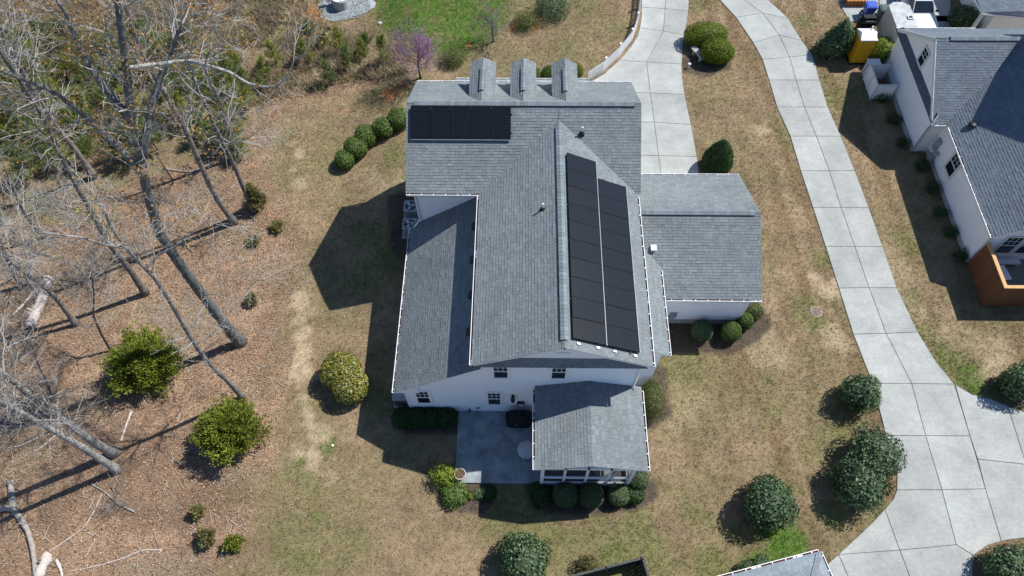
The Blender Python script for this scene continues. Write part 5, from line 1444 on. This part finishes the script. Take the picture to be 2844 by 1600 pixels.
# brush piles of bare twigs in the rough
def twigs(label, px, R, n, col, group):
    c = Wg(*px); t = thing('bare_bush', label, 'bush', c, group); mb = MB(); tips = []
    for _ in range(n):
        a = rng.uniform(0, 6.28); d = unit((math.cos(a), math.sin(a), rng.uniform(.3, 1.4))); grow(mb, c + rng.normal(size=3) * np.array([R * .35, R * .35, 0]), d, R * rng.uniform(.6, 1.3), .018, 1, np.array(col), tips)
    part('twigs', mb, M_TWIG, t)
gb_ = 'leafless bushes in the rough'
for k, (u, v, R, lb) in enumerate(((560, 60, 1.4, 'leafless grey bush at the top edge right of the tallest trees'), (660, 40, 1.2, 'leafless brown bush at the top edge beside the meadow'), (760, 60, 1.2, 'leafless bush in the top meadow'), (640, 120, 1.3, 'leafless grey bush above the long pale limb'), (820, 130, 1.0, 'small leafless bush left of the pine saplings'), (790, 250, .9, 'pale leafless bush at the tip of the long limb'),
        (60, 60, 1.6, 'leafless bush in the top left corner'), (230, 130, 1.4, 'leafless bush below the top left corner'), (430, 60, 1.3, 'leafless bush at the top between the tall forks'), (60, 860, 1.5, 'tangled grey bush left of the fallen pale log'), (300, 640, 1.4, 'tangled grey bush in mid wood below the young pines'), (180, 560, 1.5, 'tangled grey bush under the left pines'),
        (430, 560, 1.2, 'tangled grey bush beside the thickest trunk'), (40, 1010, 1.3, 'tangled grey bush on the left edge above the thick pair'), (270, 1130, 1.0, 'pale twig heap above the thick pair'), (330, 1390, .9, 'pale twig heap below the thick pair'), (1500, 28, .9, 'leafless shrub at the top edge on the green lawn'))):
    twigs(lb, (u, v), R, 26, (.25, .23, .205) if k % 2 else (.20, .17, .145), gb_)

# ---- dead wood on the ground
def log(label, px, r, m=M_DEADWOOD, name='fallen_log', r1=.6, knots=2, group='dead wood on the forest floor', cat='log'):
    P = np.array([Wg(u, v) for u, v in px]); P[:, 2] += r * .75
    Q = smooth_path(P, len(P) * 5); Q += rng.normal(size=Q.shape) * r * .06
    t = thing(name, label, cat, (Q[0][0], Q[0][1], Q[0][2] - r), group)
    mb = MB(); mb.smooth = True; rad = np.linspace(r, r * r1, len(Q)) * (1 + .09 * rng.normal(size=len(Q))); mb.tube(Q, rad, 9); part('trunk', mb, m, t)
    for _ in range(knots):
        i = rng.integers(2, len(Q) - 2); d = unit(np.cross(Q[i + 1] - Q[i], (0, 0, 1)) * random.choice((-1, 1)) + np.array([0, 0, .6])); kb = MB(); kb.tube([Q[i], Q[i] + d * r * 2.2], [r * .35, r * .12], 6); part('snag', kb, m, t)
M_DEAD2 = mat('grey_deadwood', (.30, .27, .24), .9, .1, noise=.35, nscale=4, bump=.7, bscale=8)
log('thick bleached fallen log at the left, rotten and pale', [(140, 778), (125, 830), (90, 912)], .30, r1=.95)
log('thin bleached log beside the thick pale one', [(104, 805), (70, 845), (36, 880)], .11)
log('short pale broken pole on the litter below the upper cedar', [(368, 1140), (352, 1180), (337, 1226)], .07, knots=0)
log('long grey crooked log along the lower left edge', [(33, 1340), (41, 1414), (83, 1476), (99, 1540), (104, 1610)], .17, M_DEAD2)
log('grey log end crossing the crooked log at the left edge', [(-30, 1424), (20, 1412), (55, 1415)], .2, M_DEAD2, knots=0)
log('pale split stump log at the bottom left corner', [(142, 1538), (120, 1580), (105, 1630)], .22, r1=1.0)
log('small pale forked log beside the split stump log', [(158, 1555), (172, 1585), (178, 1630)], .08)
log('thin grey fallen branch below the thick pair of trunks', [(374, 1422), (330, 1400), (290, 1365), (255, 1345)], .06, M_DEAD2, name='fallen_branch', cat='branch')
log('long thin pale fallen branch along the bottom left', [(450, 1528), (395, 1527), (345, 1550), (280, 1570), (180, 1590)], .035, name='fallen_branch', cat='branch')
log('thin pale forked branch running up from the bottom left corner', [(135, 1535), (200, 1490), (236, 1465), (265, 1415), (285, 1370)], .035, name='fallen_branch', cat='branch')
log('dark fallen branch across the litter right of mid wood', [(455, 470), (530, 480), (600, 450), (650, 420)], .06, M_DEAD2, name='fallen_branch', cat='branch')
log('short white stick on the litter near the slim cedar', [(675, 438), (672, 455)], .04, knots=0, name='fallen_branch', cat='branch')

# ================================================================ THINGS
def rbox(mb, x0, x1, y0, y1, z0, z1, r, n=4):
    """upright box with rounded vertical corners"""
    pts_ = []
    for cx, cy, a0 in ((x1 - r, y0 + r, -90), (x1 - r, y1 - r, 0), (x0 + r, y1 - r, 90), (x0 + r, y0 + r, 180)):
        for k in range(n + 1):
            a = math.radians(a0 + 90 * k / n); pts_.append((cx + r * math.cos(a), cy + r * math.sin(a), z1))
    mb.prism(pts_, (0, 0, 1), z1 - z0)
# air conditioners
for u, v, lb in ((1142, 580, 'grey air conditioner by the gable wall, the farther of two'), (1139, 630, 'grey air conditioner by the gable wall, the nearer of two')):
    c = Wg(u, v, .55); gz = float(G(c[0], c[1])) ; s = .42
    t = thing('air_conditioner', lb, 'air conditioner', (c[0], c[1], gz), 'air conditioners beside the gable wall')
    mb = MB(); mb.box(c[0] - .52, c[0] + .52, c[1] - .52, c[1] + .52, gz - .05, gz + .07); part('pad', mb, M_STONE, t)
    mb = MB(); rbox(mb, c[0] - s, c[0] + s, c[1] - s, c[1] + s, gz + .07, gz + .86, .12); body = part('cabinet', mb, M_GALV, t)
    for k in range(9):
        a = -s + .14 + k * .07
        mb = MB(); mb.box(c[0] + a, c[0] + a + .03, c[1] - s - .012, c[1] - s + .001, gz + .12, gz + .8); part('louvre', mb, M_GALV, body)
    mb = MB(); mb.lathe((c[0], c[1], gz + .861), [(.34, 0), (.34, .012), (.02, .012)], 24); part('fan_opening', mb, M_DARK, t)
    mb = MB()
    for k in range(3):
        a = k * 2.094; d = np.array([math.cos(a), math.sin(a), 0]); e = np.array([-d[1], d[0], .25]); mb.obb(np.array([c[0], c[1], gz + .876]) + d * .05 - e * .05, d * .24, e * .16, (0, 0, .008))
    part('fan_blade', mb, M_ALU, t)
    mb = MB(); mb.smooth = True
    for r_ in (.12, .2, .28, .345): mb.tube([(c[0] + r_ * math.cos(a), c[1] + r_ * math.sin(a), gz + .94) for a in np.linspace(0, 6.283, 25)], .006, 4)
    for k in range(4):
        a = k * 1.571; mb.tube([(c[0], c[1], gz + .945), (c[0] + .36 * math.cos(a), c[1] + .36 * math.sin(a), gz + .9)], .008, 4)
    part('fan_guard', mb, M_GALV, t)
# heat pump at the low left corner
c = np.array([-6.32, 13.1, 0.]); t = thing('heat_pump', 'grey box unit standing at the left rear corner of the white house', 'heat pump', c)
mb = MB(); mb.box(-6.72, -5.92, 12.75, 13.45, 0, .08); part('pad', mb, M_STONE, t)
mb = MB(); rbox(mb, -6.66, -5.98, 12.86, 13.38, .08, .98, .06); part('cabinet', mb, M_GALV, t)
for k in range(6):
    mb = MB(); mb.box(-6.6, -6.04, 12.845, 12.862, .2 + k * .12, .24 + k * .12); part('louvre', mb, M_DARK, t)
mb = MB(); mb.box(-6.68, -5.96, 12.84, 13.40, .98, 1.01); part('lid', mb, M_GALV, t)
# barbecue under its cover
t = thing('covered_grill', 'barbecue grill under a black fabric cover against the rear wall', 'grill', (-.05, 12.05, .1))
mb = MB(); mb.smooth = False
ring = []
prof = [(.66, .34, .12), (.68, .36, .5), (.70, .36, .86), (.66, .34, .98), (.46, .30, 1.05), (.44, .26, 1.22), (.36, .17, 1.30)]
n = 28
for hx, hy, z in prof:
    for k in range(n):
        a = 2 * math.pi * k / n; q = 4.0
        cx = math.copysign(abs(math.cos(a)) ** (2 / q), math.cos(a)); sy = math.copysign(abs(math.sin(a)) ** (2 / q), math.sin(a))
        w = 1 + .02 * math.sin(9 * a + z * 5) * (1.3 - z)
        ring.append((-.06 + hx * cx * w, 12.05 + hy * sy * w, z))
fs = [(i * n + j, i * n + (j + 1) % n, (i + 1) * n + (j + 1) % n, (i + 1) * n + j) for i in range(len(prof) - 1) for j in range(n)] + [tuple(range((len(prof) - 1) * n, len(prof) * n))]
mb.add(ring, fs); part('cover', mb, M_BLACKCLOTH, t)
mb = MB(); mb.box(-.28, -.10, 11.682, 11.69, .62, .68); part('badge', mb, M_GALV, t)
for x in (-.6, .48):
    mb = MB(); mb.tube([(x - .03, 11.8, .16), (x + .03, 11.8, .16)], .06, 10); part('wheel', mb, M_TYRE, t)
# fire pit cover
c = W(1462, 1250, .45); t = thing('covered_fire_pit', 'round object under a grey drawstring cover on the patio by the porch', 'fire pit', (c[0], c[1], .1))
mb = MB(); mb.smooth = True; n = 36; vs = []
prof = [(.36, .10), (.42, .2), (.47, .42), (.46, .62), (.38, .72), (.18, .77), (.03, .78)]
for r_, z in prof:
    for k in range(n):
        a = 2 * math.pi * k / n; w = 1 + (.05 * math.sin(9 * a) + .03 * math.sin(17 * a + 1)) * (1 - z) ; vs.append((c[0] + r_ * w * math.cos(a), c[1] + r_ * w * math.sin(a), z))
fs = [(i * n + j, i * n + (j + 1) % n, (i + 1) * n + (j + 1) % n, (i + 1) * n + j) for i in range(len(prof) - 1) for j in range(n)] + [tuple(range((len(prof) - 1) * n, len(prof) * n))]
mb.add(vs, fs); part('cover', mb, M_GREYCLOTH, t)
mb = MB(); mb.tube([(c[0] + .38 * math.cos(a), c[1] + .38 * math.sin(a), .14) for a in np.linspace(0, 6.283, 30)], .012, 5); part('drawstring', mb, M_DARK, t)
# pot
c = W(1278, 1318, .40); t = thing('flower_pot', 'round stone-coloured pot of bark mulch on the patio corner', 'pot', (c[0], c[1], .1))
mb = MB(); mb.smooth = False; mb.lathe((c[0], c[1], .1), [(.17, 0), (.20, .03), (.27, .36), (.30, .38), (.30, .45), (.25, .45), (.24, .38), (.02, .38)], 28, close=False); part('pot_body', mb, M_POT, t)
mb = MB(); mb.lathe((c[0], c[1], .1), [(.245, .36), (.24, .39), (.1, .42), (.01, .42)], 20); part('soil', mb, M_MULCHPOT, t)
n_ = 60; a = rng.uniform(0, 6.28, n_); r_ = .22 * np.sqrt(rng.random(n_)); P = np.stack([c[0] + r_ * np.cos(a), c[1] + r_ * np.sin(a), np.full(n_, .53)], 1)
Nn = rng.normal(size=(n_, 3)) * .5 + [0, 0, 1]; Nn /= np.linalg.norm(Nn, axis=1)[:, None]
pc = np.array([[.30, .18, .13], [.20, .12, .08], [.40, .28, .2], [.12, .14, .04]])
link('bark_chips', np_mesh('bark_chips', leaf_quads(P, Nn, rng.uniform(.04, .09, n_), .5), 4, M_DRY, pc[rng.integers(0, 4, n_)], LOC[t.name]), t, 'stuff')
# porch furniture
def chair(label, x, y, rot, group):
    t = thing('patio_chair', label, 'chair', (x, y, .30), group); cr, sr = math.cos(rot), math.sin(rot)
    def pt(a, b, z): return (x + a * cr - b * sr, y + a * sr + b * cr, z)
    ax_ = np.array([cr, sr, 0]); ay_ = np.array([-sr, cr, 0])
    mb = MB(); mb.obb(pt(-.25, -.25, .70), ax_ * .5, ay_ * .5, (0, 0, .06)); part('seat', mb, M_PLASTW, t)
    mb = MB(); mb.obb(pt(-.25, .22, .76), ax_ * .5, ay_ * .05 + np.array([0, 0, .0]), np.array([0, 0, .5]) + ay_ * .12); part('backrest', mb, M_PLASTW, t)
    for a, b in ((-.22, -.22), (.22, -.22), (-.22, .22), (.22, .22)):
        mb = MB(); mb.tube([pt(a, b, .30), pt(a, b, .70)], .018, 6); part('leg', mb, M_PLASTW, t)
chair('white patio chair inside the screened porch, left of the round table', 3.3, 9.7, .6, 'chairs in the screened porch')
chair('white patio chair inside the screened porch by the right posts', 4.75, 9.7, -.6, 'chairs in the screened porch')
t = thing('round_table', 'pale round table inside the screened porch', 'table', (4.05, 9.55, .30))
mb = MB(); mb.lathe((4.05, 9.55, .98), [(.5, 0), (.52, .02), (.5, .04)], 24); part('table_top', mb, M_PLASTW, t)
mb = MB(); mb.lathe((4.05, 9.55, .30), [(.25, 0), (.24, .03), (.04, .06), (.035, .68)], 12); part('pedestal', mb, M_PLASTW, t)
# bench, lamp, manhole
c = Wg(1936, 160); t = thing('stone_bench', 'grey stone bench in front of the clipped hedge pair', 'bench', (c[0], c[1], 0))
d = unit(W(1958, 180) - W(1915, 135)); e = np.array([-d[1], d[0], 0])
mb = MB(); mb.obb(c - d * .65 - e * .2 + np.array([0, 0, .40]), d * 1.3, e * .42, (0, 0, .09)); part('seat', mb, M_STONE, t)
for k in (-.45, .3):
    mb = MB(); mb.obb(c + d * k - e * .14, d * .14, e * .3, (0, 0, .40)); part('leg', mb, M_STONE, t)
c = Wg(1912, 188); t = thing('path_light', 'little white path light on the mulch below the hedge pair', 'light', (c[0], c[1], 0))
mb = MB(); mb.tube([(c[0], c[1], -.05), (c[0], c[1], .34)], .02, 8); part('stake', mb, M_WHITE, t)
mb = MB(); mb.lathe((c[0], c[1], .34), [(.11, 0), (.10, .03), (.02, .08)], 12); part('cap', mb, M_WHITE, t)
c = Wg(2267, 866); t = thing('manhole_cover', 'round rusty manhole cover in the lawn left of the long driveway', 'manhole', (c[0], c[1], 0))
mb = MB(); mb.lathe((c[0], c[1], -.05), [(.34, 0), (.34, .07), (.31, .075)], 28); part('frame', mb, M_STONE, t)
mb = MB(); mb.lathe((c[0], c[1], 0), [(.30, 0), (.30, .03), (.27, .035), (.265, .03), (.02, .03)], 28); part('lid', mb, M_RUST, t)
c = Wg(924, 1238); t = thing('sprinkler_head', 'tiny pale valve cap beside a green tuft on the back lawn', 'valve', (c[0], c[1], 0))
mb = MB(); mb.lathe((c[0], c[1], -.02), [(.06, 0), (.06, .08), (.03, .1)], 10); part('cap', mb, M_WHITE, t)
# concrete well ring with pump box
c = Wg(948, 18); gz = float(G(c[0], c[1])); t = thing('well_ring', 'round concrete well ring with lid on the gravel at the top edge', 'well', (c[0], c[1], gz))
mb = MB(); mb.lathe((c[0], c[1], gz), [(.62, 0), (.62, .75), (.56, .78), (.5, .78)], 32); part('ring', mb, M_STONE, t)
mb = MB(); mb.lathe((c[0], c[1], gz + .781), [(.58, 0), (.58, .07), (.5, .09), (.02, .1)], 32); part('lid', mb, M_TRIM, t)
for a in (.4, 1.9, 3.5, 5.1):
    mb = MB(); mb.box(c[0] + .5 * math.cos(a) - .03, c[0] + .5 * math.cos(a) + .03, c[1] + .5 * math.sin(a) - .03, c[1] + .5 * math.sin(a) + .03, gz + .86, gz + .9); part('bolt', mb, M_DARK, t)
c = Wg(916, 14); gz = float(G(c[0], c[1])); t = thing('pump_box', 'small white pump control box beside the concrete well ring', 'control box', (c[0], c[1], gz))
mb = MB(); mb.box(c[0] - .03, c[0] + .03, c[1] - .03, c[1] + .03, gz, gz + .5); part('post', mb, M_TRIM, t)
mb = MB(); mb.box(c[0] - .16, c[0] + .16, c[1] - .1, c[1] + .1, gz + .4, gz + .95); part('cabinet', mb, M_WHITE, t)
mb = MB(); mb.box(c[0] + .18, c[0] + .34, c[1] - .08, c[1] + .08, gz + .2, gz + .5); part('conduit_box', mb, M_WHITE, t)
# stones in the meadow
c = Wg(1055, 65); t = thing('boulder', 'pale lone stone at the edge of the green lawn by the meadow', 'stone', c)
mb = MB(); mb.lathe(c, [(.14, -.03), (.19, .04), (.13, .10), (.04, .12)], 7); part('rock', mb, M_STONE, t)

# ---- picket fence along the driveway
FP = np.array([W(u, v)[:2] for u, v in ((1788, -60), (1784, 10), (1781, 45), (1774, 78), (1760, 116), (1722, 163), (1679, 203), (1638, 228))])
tl = np.concatenate([[0], np.cumsum(np.linalg.norm(np.diff(FP, axis=0), axis=1))])
def fpt(s): return np.array([np.interp(s, tl, FP[:, 0]) - .16, np.interp(s, tl, FP[:, 1]) + .04, 0])
t = thing('picket_fence', 'white picket fence curving along the driveway above the roof', 'fence', fpt(tl[-1] / 2))
pk = MB(); pk.add([(-.037, -.012, 0), (.037, -.012, 0), (.037, .012, 0), (-.037, .012, 0), (-.037, -.012, .92), (.037, -.012, .92), (.037, .012, .92), (-.037, .012, .92), (0, -.012, 1.0), (0, .012, 1.0)],
                  [(0, 1, 5, 8, 4), (1, 2, 6, 5), (2, 3, 7, 9, 6), (3, 0, 4, 7), (5, 6, 9, 8), (4, 8, 9, 7), (0, 3, 2, 1)])
pkm = pk.mesh('picket', M_WHITE); z = np.array([0, 0, 1.])
s = .1
while s < tl[-1] - .05:
    d = unit(fpt(s + .05) - fpt(s - .05)); piece('picket', pkm, t, fpt(s) + z * .03, d, np.cross(z, d), z); s += .135
s = 0; pm2 = MB(); pm2.box(-.05, .05, -.05, .05, 0, 1.05); pm2.box(-.065, .065, -.065, .065, 1.05, 1.09); ptm = pm2.mesh('post', M_WHITE)
while s <= tl[-1] + .01:
    d = unit(fpt(s + .05) - fpt(s - .05)); n_ = np.cross(z, d); piece('post', ptm, t, fpt(s) - n_ * .06, d, n_, z)
    if s + 1.8 < tl[-1] + .3:
        for hz in (.25, .75):
            mb = MB(); q = fpt(min(s + 1.8, tl[-1])); mb.bar(fpt(s) - n_ * .035 + z * hz, q - n_ * .035 + z * hz, .035, .08); part('rail', mb, M_WHITE, t)
    s += 1.8

# ---- portable toilet
c = np.array([23.68, 39.2, 0.]); t = thing('portable_toilet', 'yellow portable toilet with white roof beside the glossy dark shrub', 'toilet', c)
x0, x1, y0, y1 = 23.15, 24.2, 38.68, 39.78
mb = MB(); mb.box(x0 - .04, x1 + .04, y0 - .04, y1 + .04, .0, .14); part('base', mb, M_DARK, t)
mb = MB(); mb.box(x0, x1, y0, y1, .14, 2.06)
for k in range(4): mb.box(x0 + .06 + k * .25, x0 + .22 + k * .25, y0 - .02, y0 - .001, .3, 1.95); mb.box(x0 - .02, x0 - .001, y0 + .08 + k * .26, y0 + .24 + k * .26, .3, 1.95)
part('body', mb, M_YELLOW, t)
for q in ((x0 - .03, x0 + .05, y0 - .03, y0 + .05), (x0 - .03, x0 + .05, y1 - .05, y1 + .03), (x1 - .05, x1 + .03, y0 - .03, y0 + .05)):
    mb = MB(); mb.box(*q, .14, 2.07); part('corner_post', mb, M_YELLOW, t)
mb = MB(); rx0, rx1, ry0, ry1 = x0 - .05, x1 + .05, y0 - .05, y1 + .05; zc_ = 2.07
mb.box(rx0, rx1, ry0, ry1, zc_, zc_ + .08)
mb.prism([(rx0, ry0, zc_ + .081), (rx0, ry1, zc_ + .081), (rx0 + .1, (ry0 + ry1) / 2, zc_ + .30)], (-1, 0, 0), rx1 - rx0 - .1)
part('roof', mb, M_PLASTW, t)
mb = MB(); mb.tube([(x1 - .2, y1 - .15, 2.1), (x1 - .2, y1 - .15, 2.5)], .05, 10); part('vent_stack', mb, M_PLASTW, t)

# ---- white screen enclosure and cabinet
t = thing('screen_enclosure', 'white panelled screen enclosure standing against the cream house wall', 'screen', (24.0, 36.2, 0))
x0, x1, y0, y1, hh = 23.80, 25.1, 35.3, 37.2, 1.3
for nm, q in (('panel', (x0 - .02, x0 + .02, y0, (y0 + y1) / 2 - .02)), ('panel', (x0 - .02, x0 + .02, (y0 + y1) / 2 + .02, y1)), ('panel', (x0 + .03, x1, y0 - .02, y0 + .02)), ('panel', (x0 + .03, x1, y1 - .02, y1 + .02))):
    mb = MB(); mb.box(*q, .06, hh - .05); part(nm, mb, M_NSIDING, t)
for q in ((x0, y0), (x0, (y0 + y1) / 2), (x0, y1), (x1, y0), (x1, y1)):
    mb = MB(); mb.box(q[0] - .05, q[0] + .05, q[1] - .05, q[1] + .05, 0, hh); part('post', mb, M_TRIM, t)
for a, b in (((x0, y0), (x0, y1)), ((x0, y0), (x1, y0)), ((x0, y1), (x1, y1))):
    mb = MB(); mb.bar((a[0], a[1], hh + .02), (b[0], b[1], hh + .02), .09, .04); part('top_rail', mb, M_TRIM, t)
t = thing('storage_cabinet', 'small white storage cabinet just behind the white screen enclosure', 'cabinet', (24.2, 37.7, 0))
mb = MB(); mb.box(23.85, 24.6, 37.4, 37.95, 0, 1.05); part('body', mb, M_PLASTW, t)
mb = MB(); mb.box(23.8, 24.65, 37.36, 38.0, 1.05, 1.13); part('lid', mb, M_PLASTW, t)
mb = MB(); mb.box(23.84, 23.848, 37.65, 37.7, .1, 1.0); part('door_gap', mb, M_DARK, t)

# ---- cargo trailer
t = thing('cargo_trailer', 'white enclosed cargo trailer parked behind the cream house', 'trailer', (26.5, 40.8, 0))
x0, x1, y0, y1, z0, z1 = 25.72, 27.2, 39.35, 42.0, .45, 2.25
mb = MB(); mb.prism([(x0, y0, z1), (x1, y0, z1), (x1, y1, z1), ((x0 + x1) / 2 + .3, y1 + .35, z1), ((x0 + x1) / 2 - .3, y1 + .35, z1), (x0, y1, z1)], (0, 0, 1), z1 - z0); part('body', mb, M_TRAILW, t)
mb = MB(); mb.prism([(x0 - .02, y0 - .02, z1 + .09), (x1 + .02, y0 - .02, z1 + .09), (x1 + .02, y1, z1 + .09), ((x0 + x1) / 2 + .3, y1 + .37, z1 + .09), ((x0 + x1) / 2 - .3, y1 + .37, z1 + .09), (x0 - .02, y1, z1 + .09)], (0, 0, 1), .085)
ro = part('roof', mb, M_TRAILR, t); bv = ro.modifiers.new('edge', 'BEVEL'); bv.width = .08; bv.segments = 3; bv.limit_method = 'ANGLE'
mb = MB(); mb.box(26.68, 27.06, 40.5, 40.85, z1 + .091, z1 + .18); part('roof_vent', mb, M_PLASTW, t)
mb = MB(); mb.box(26.74, 27.0, 40.56, 40.79, z1 + .181, z1 + .19); part('vent_grille', mb, M_DARK, t)
for y in (40.15, 40.85):
    mb = MB(); mb.tube([(x0 - .16, y, .32), (x0 + .06, y, .32)], .32, 20); wh = part('wheel', mb, M_TYRE, t)
    mb = MB(); mb.tube([(x0 - .175, y, .32), (x0 - .161, y, .32)], .17, 16); part('rim', mb, M_ORANGEW, wh)
mb = MB(); mb.box(x0 - .2, x0 - .002, 39.75, 41.25, .68, .72); part('fender', mb, M_ALU, t)
for k in range(4):
    mb = MB(); mb.box(x0 - .012, x0 - .001, y0 + .05 + k * .8, y0 + .08 + k * .8, z0 + .03, z1 - .02); part('seam', mb, M_TRIM, t)
# ---- white car, front towards the house
c = np.array([28.98, 43.9, 0.]); t = thing('parked_car', 'white car facing the cream house, cut by the top picture edge', 'car', c)
hw = .93
sec = [(41.05, .45, .60, .80), (41.15, .40, .86, .92), (41.9, .38, .98, .93), (42.62, .36, 1.06, .93), (43.4, .36, 1.08, .93), (45.6, .36, 1.08, .93), (45.95, .42, 1.0, .9)]
mb = MB(); mb.smooth = False; vs = []; m_ = 8
for y, zb, zt, w in sec:
    w_ = hw * w / .93
    vs += [(c[0] - w_ * .92, y, zb), (c[0] - w_, y, (zb + zt) / 2), (c[0] - w_ * .96, y, zt - .08), (c[0] - w_ * .78, y, zt), (c[0] + w_ * .78, y, zt), (c[0] + w_ * .96, y, zt - .08), (c[0] + w_, y, (zb + zt) / 2), (c[0] + w_ * .92, y, zb)]
fs = [(i * m_ + j, i * m_ + (j + 1) % m_, (i + 1) * m_ + (j + 1) % m_, (i + 1) * m_ + j) for i in range(len(sec) - 1) for j in range(m_)] + [tuple(range(m_)), tuple(range((len(sec) - 1) * m_, len(sec) * m_))]
mb.add(vs, fs); part('body', mb, M_CARW, t)
mb = MB(); mb.add([(c[0] - .78, 42.7, 1.06), (c[0] + .78, 42.7, 1.06), (c[0] + .66, 43.45, 1.62), (c[0] - .66, 43.45, 1.62), (c[0] - .80, 45.7, 1.06), (c[0] + .80, 45.7, 1.06), (c[0] + .66, 45.3, 1.62), (c[0] - .66, 45.3, 1.62)],
                  [(0, 1, 2, 3), (1, 5, 6, 2), (5, 4, 7, 6), (4, 0, 3, 7), (3, 2, 6, 7)]); cab = part('cabin', mb, M_CARW, t)
a_, b_, c_, d_ = (np.array(q) for q in ((c[0] - .72, 42.75, 1.11), (c[0] + .72, 42.75, 1.11), (c[0] + .62, 43.42, 1.585), (c[0] - .62, 43.42, 1.585)))
nn = unit(np.cross(b_ - a_, d_ - a_)); mb = MB(); mb.prism([q + nn * .012 for q in (a_, b_, c_, d_)], nn, .01); part('windscreen', mb, M_GLASS, cab)
for sg in (-1, 1):
    q = [np.array((c[0] + sg * .79, 42.95, 1.12)), np.array((c[0] + sg * .80, 45.5, 1.12)), np.array((c[0] + sg * .675, 45.2, 1.56)), np.array((c[0] + sg * .675, 43.5, 1.56))]
    nn = unit(np.cross(q[1] - q[0], q[3] - q[0])); nn = nn * (1 if nn[0] * sg > 0 else -1); mb = MB(); mb.prism([p + nn * .012 for p in q], nn, .01); part('side_window', mb, M_GLASS, cab)
    mb = MB(); mb.obb((c[0] + sg * .93, 42.9, 1.05), (sg * .18, 0, 0), (0, .1, 0), (0, 0, .14)); part('wing_mirror', mb, M_DARK, t)
    mb = MB(); mb.box(c[0] + sg * .62 - .16, c[0] + sg * .62 + .16, 41.03, 41.12, .66, .80); part('headlight', mb, M_ALU, t)
    for y in (41.85, 45.0):
        mb = MB(); mb.tube([(c[0] + sg * .74, y, .34), (c[0] + sg * .95, y, .34)], .34, 20); wh = part('wheel', mb, M_TYRE, t)
        mb = MB(); mb.tube([(c[0] + sg * .951, y, .34), (c[0] + sg * .965, y, .34)], .2, 14); part('rim', mb, M_ALU, wh)
mb = MB(); mb.box(c[0] - .45, c[0] + .45, 43.75, 44.9, 1.621, 1.63); part('sunroof', mb, M_GLASS, cab)
mb = MB(); mb.box(c[0] - .42, c[0] + .42, 41.02, 41.06, .56, .74); part('grille', mb, M_DARK, t)
# ---- wheeled bins
def bin_(label, c, m, h=1.05, w=.58):
    t = thing('wheeled_bin', label, 'bin', (c[0], c[1], .05), 'wheeled bins by the trailer'); b = w * .38; tp = w / 2
    mb = MB(); z0_, z1_ = .10, h - .08
    mb.add([(c[0] - b, c[1] - b, z0_), (c[0] + b, c[1] - b, z0_), (c[0] + b, c[1] + b, z0_), (c[0] - b, c[1] + b, z0_), (c[0] - tp, c[1] - tp, z1_), (c[0] + tp, c[1] - tp, z1_), (c[0] + tp, c[1] + tp, z1_), (c[0] - tp, c[1] + tp, z1_)],
           [(3, 2, 1, 0), (0, 1, 5, 4), (1, 2, 6, 5), (2, 3, 7, 6), (3, 0, 4, 7), (4, 5, 6, 7)]); part('body', mb, m, t)
    mb = MB(); mb.box(c[0] - tp - .03, c[0] + tp + .03, c[1] - tp - .03, c[1] + tp + .03, z1_ + .001, z1_ + .05); mb.box(c[0] - tp + .06, c[0] + tp - .06, c[1] - tp + .06, c[1] + tp - .06, z1_ + .051, z1_ + .09); part('lid', mb, m, t)
    mb = MB(); mb.tube([(c[0] - tp, c[1] + tp + .07, z1_), (c[0] + tp, c[1] + tp + .07, z1_)], .02, 6); part('handle', mb, m, t)
    for sg in (-1, 1):
        mb = MB(); mb.tube([(c[0] + sg * b, c[1] + tp, .16), (c[0] + sg * (b + .06), c[1] + tp, .16)], .11, 12); part('wheel', mb, M_TYRE, t)
bin_('blue wheeled bin behind the black covered grill', (25.55, 43.75), M_BLUE, 1.05, .72)
bin_('dark green wheeled bin between the blue bin and the trailer', (26.45, 43.4), M_GREENP, 1.05, .68)
t = thing('covered_grill', 'black covered grill on the pad left of the trailer', 'grill', (25.0, 42.3, .05))
mb = MB(); rbox(mb, 24.45, 25.55, 41.95, 42.65, .15, .85, .12); mb.prism([(24.6, 42.0, .86), (24.6, 42.6, .86), (24.6, 42.5, 1.15), (24.6, 42.1, 1.15)], (-1, 0, 0), .85); part('cover', mb, M_BLACKCLOTH, t)
mb = MB(); mb.tube([(24.7, 41.93, 1.0), (25.3, 41.93, 1.0)], .02, 6); part('handle', mb, M_GALV, t)
for x in (24.55, 25.4):
    mb = MB(); mb.tube([(x - .03, 42.3, .13), (x + .03, 42.3, .13)], .08, 10); part('wheel', mb, M_TYRE, t)
t = thing('pallet_stack', 'orange-brown wooden pallets at the top edge behind the blue bin', 'pallets', (25.2, 45.2, .05))
for j in range(3):
    for k in range(6):
        mb = MB(); mb.box(24.2 + k * .27, 24.42 + k * .27, 44.75, 45.75, .17 + j * .16, .20 + j * .16); part('board', mb, M_ORANGEW, t)
    for k in range(3):
        mb = MB(); mb.box(24.2, 25.8, 44.78 + k * .42, 44.88 + k * .42, .05 + j * .16 + .005, .165 + j * .16); part('bearer', mb, M_ORANGEW, t)
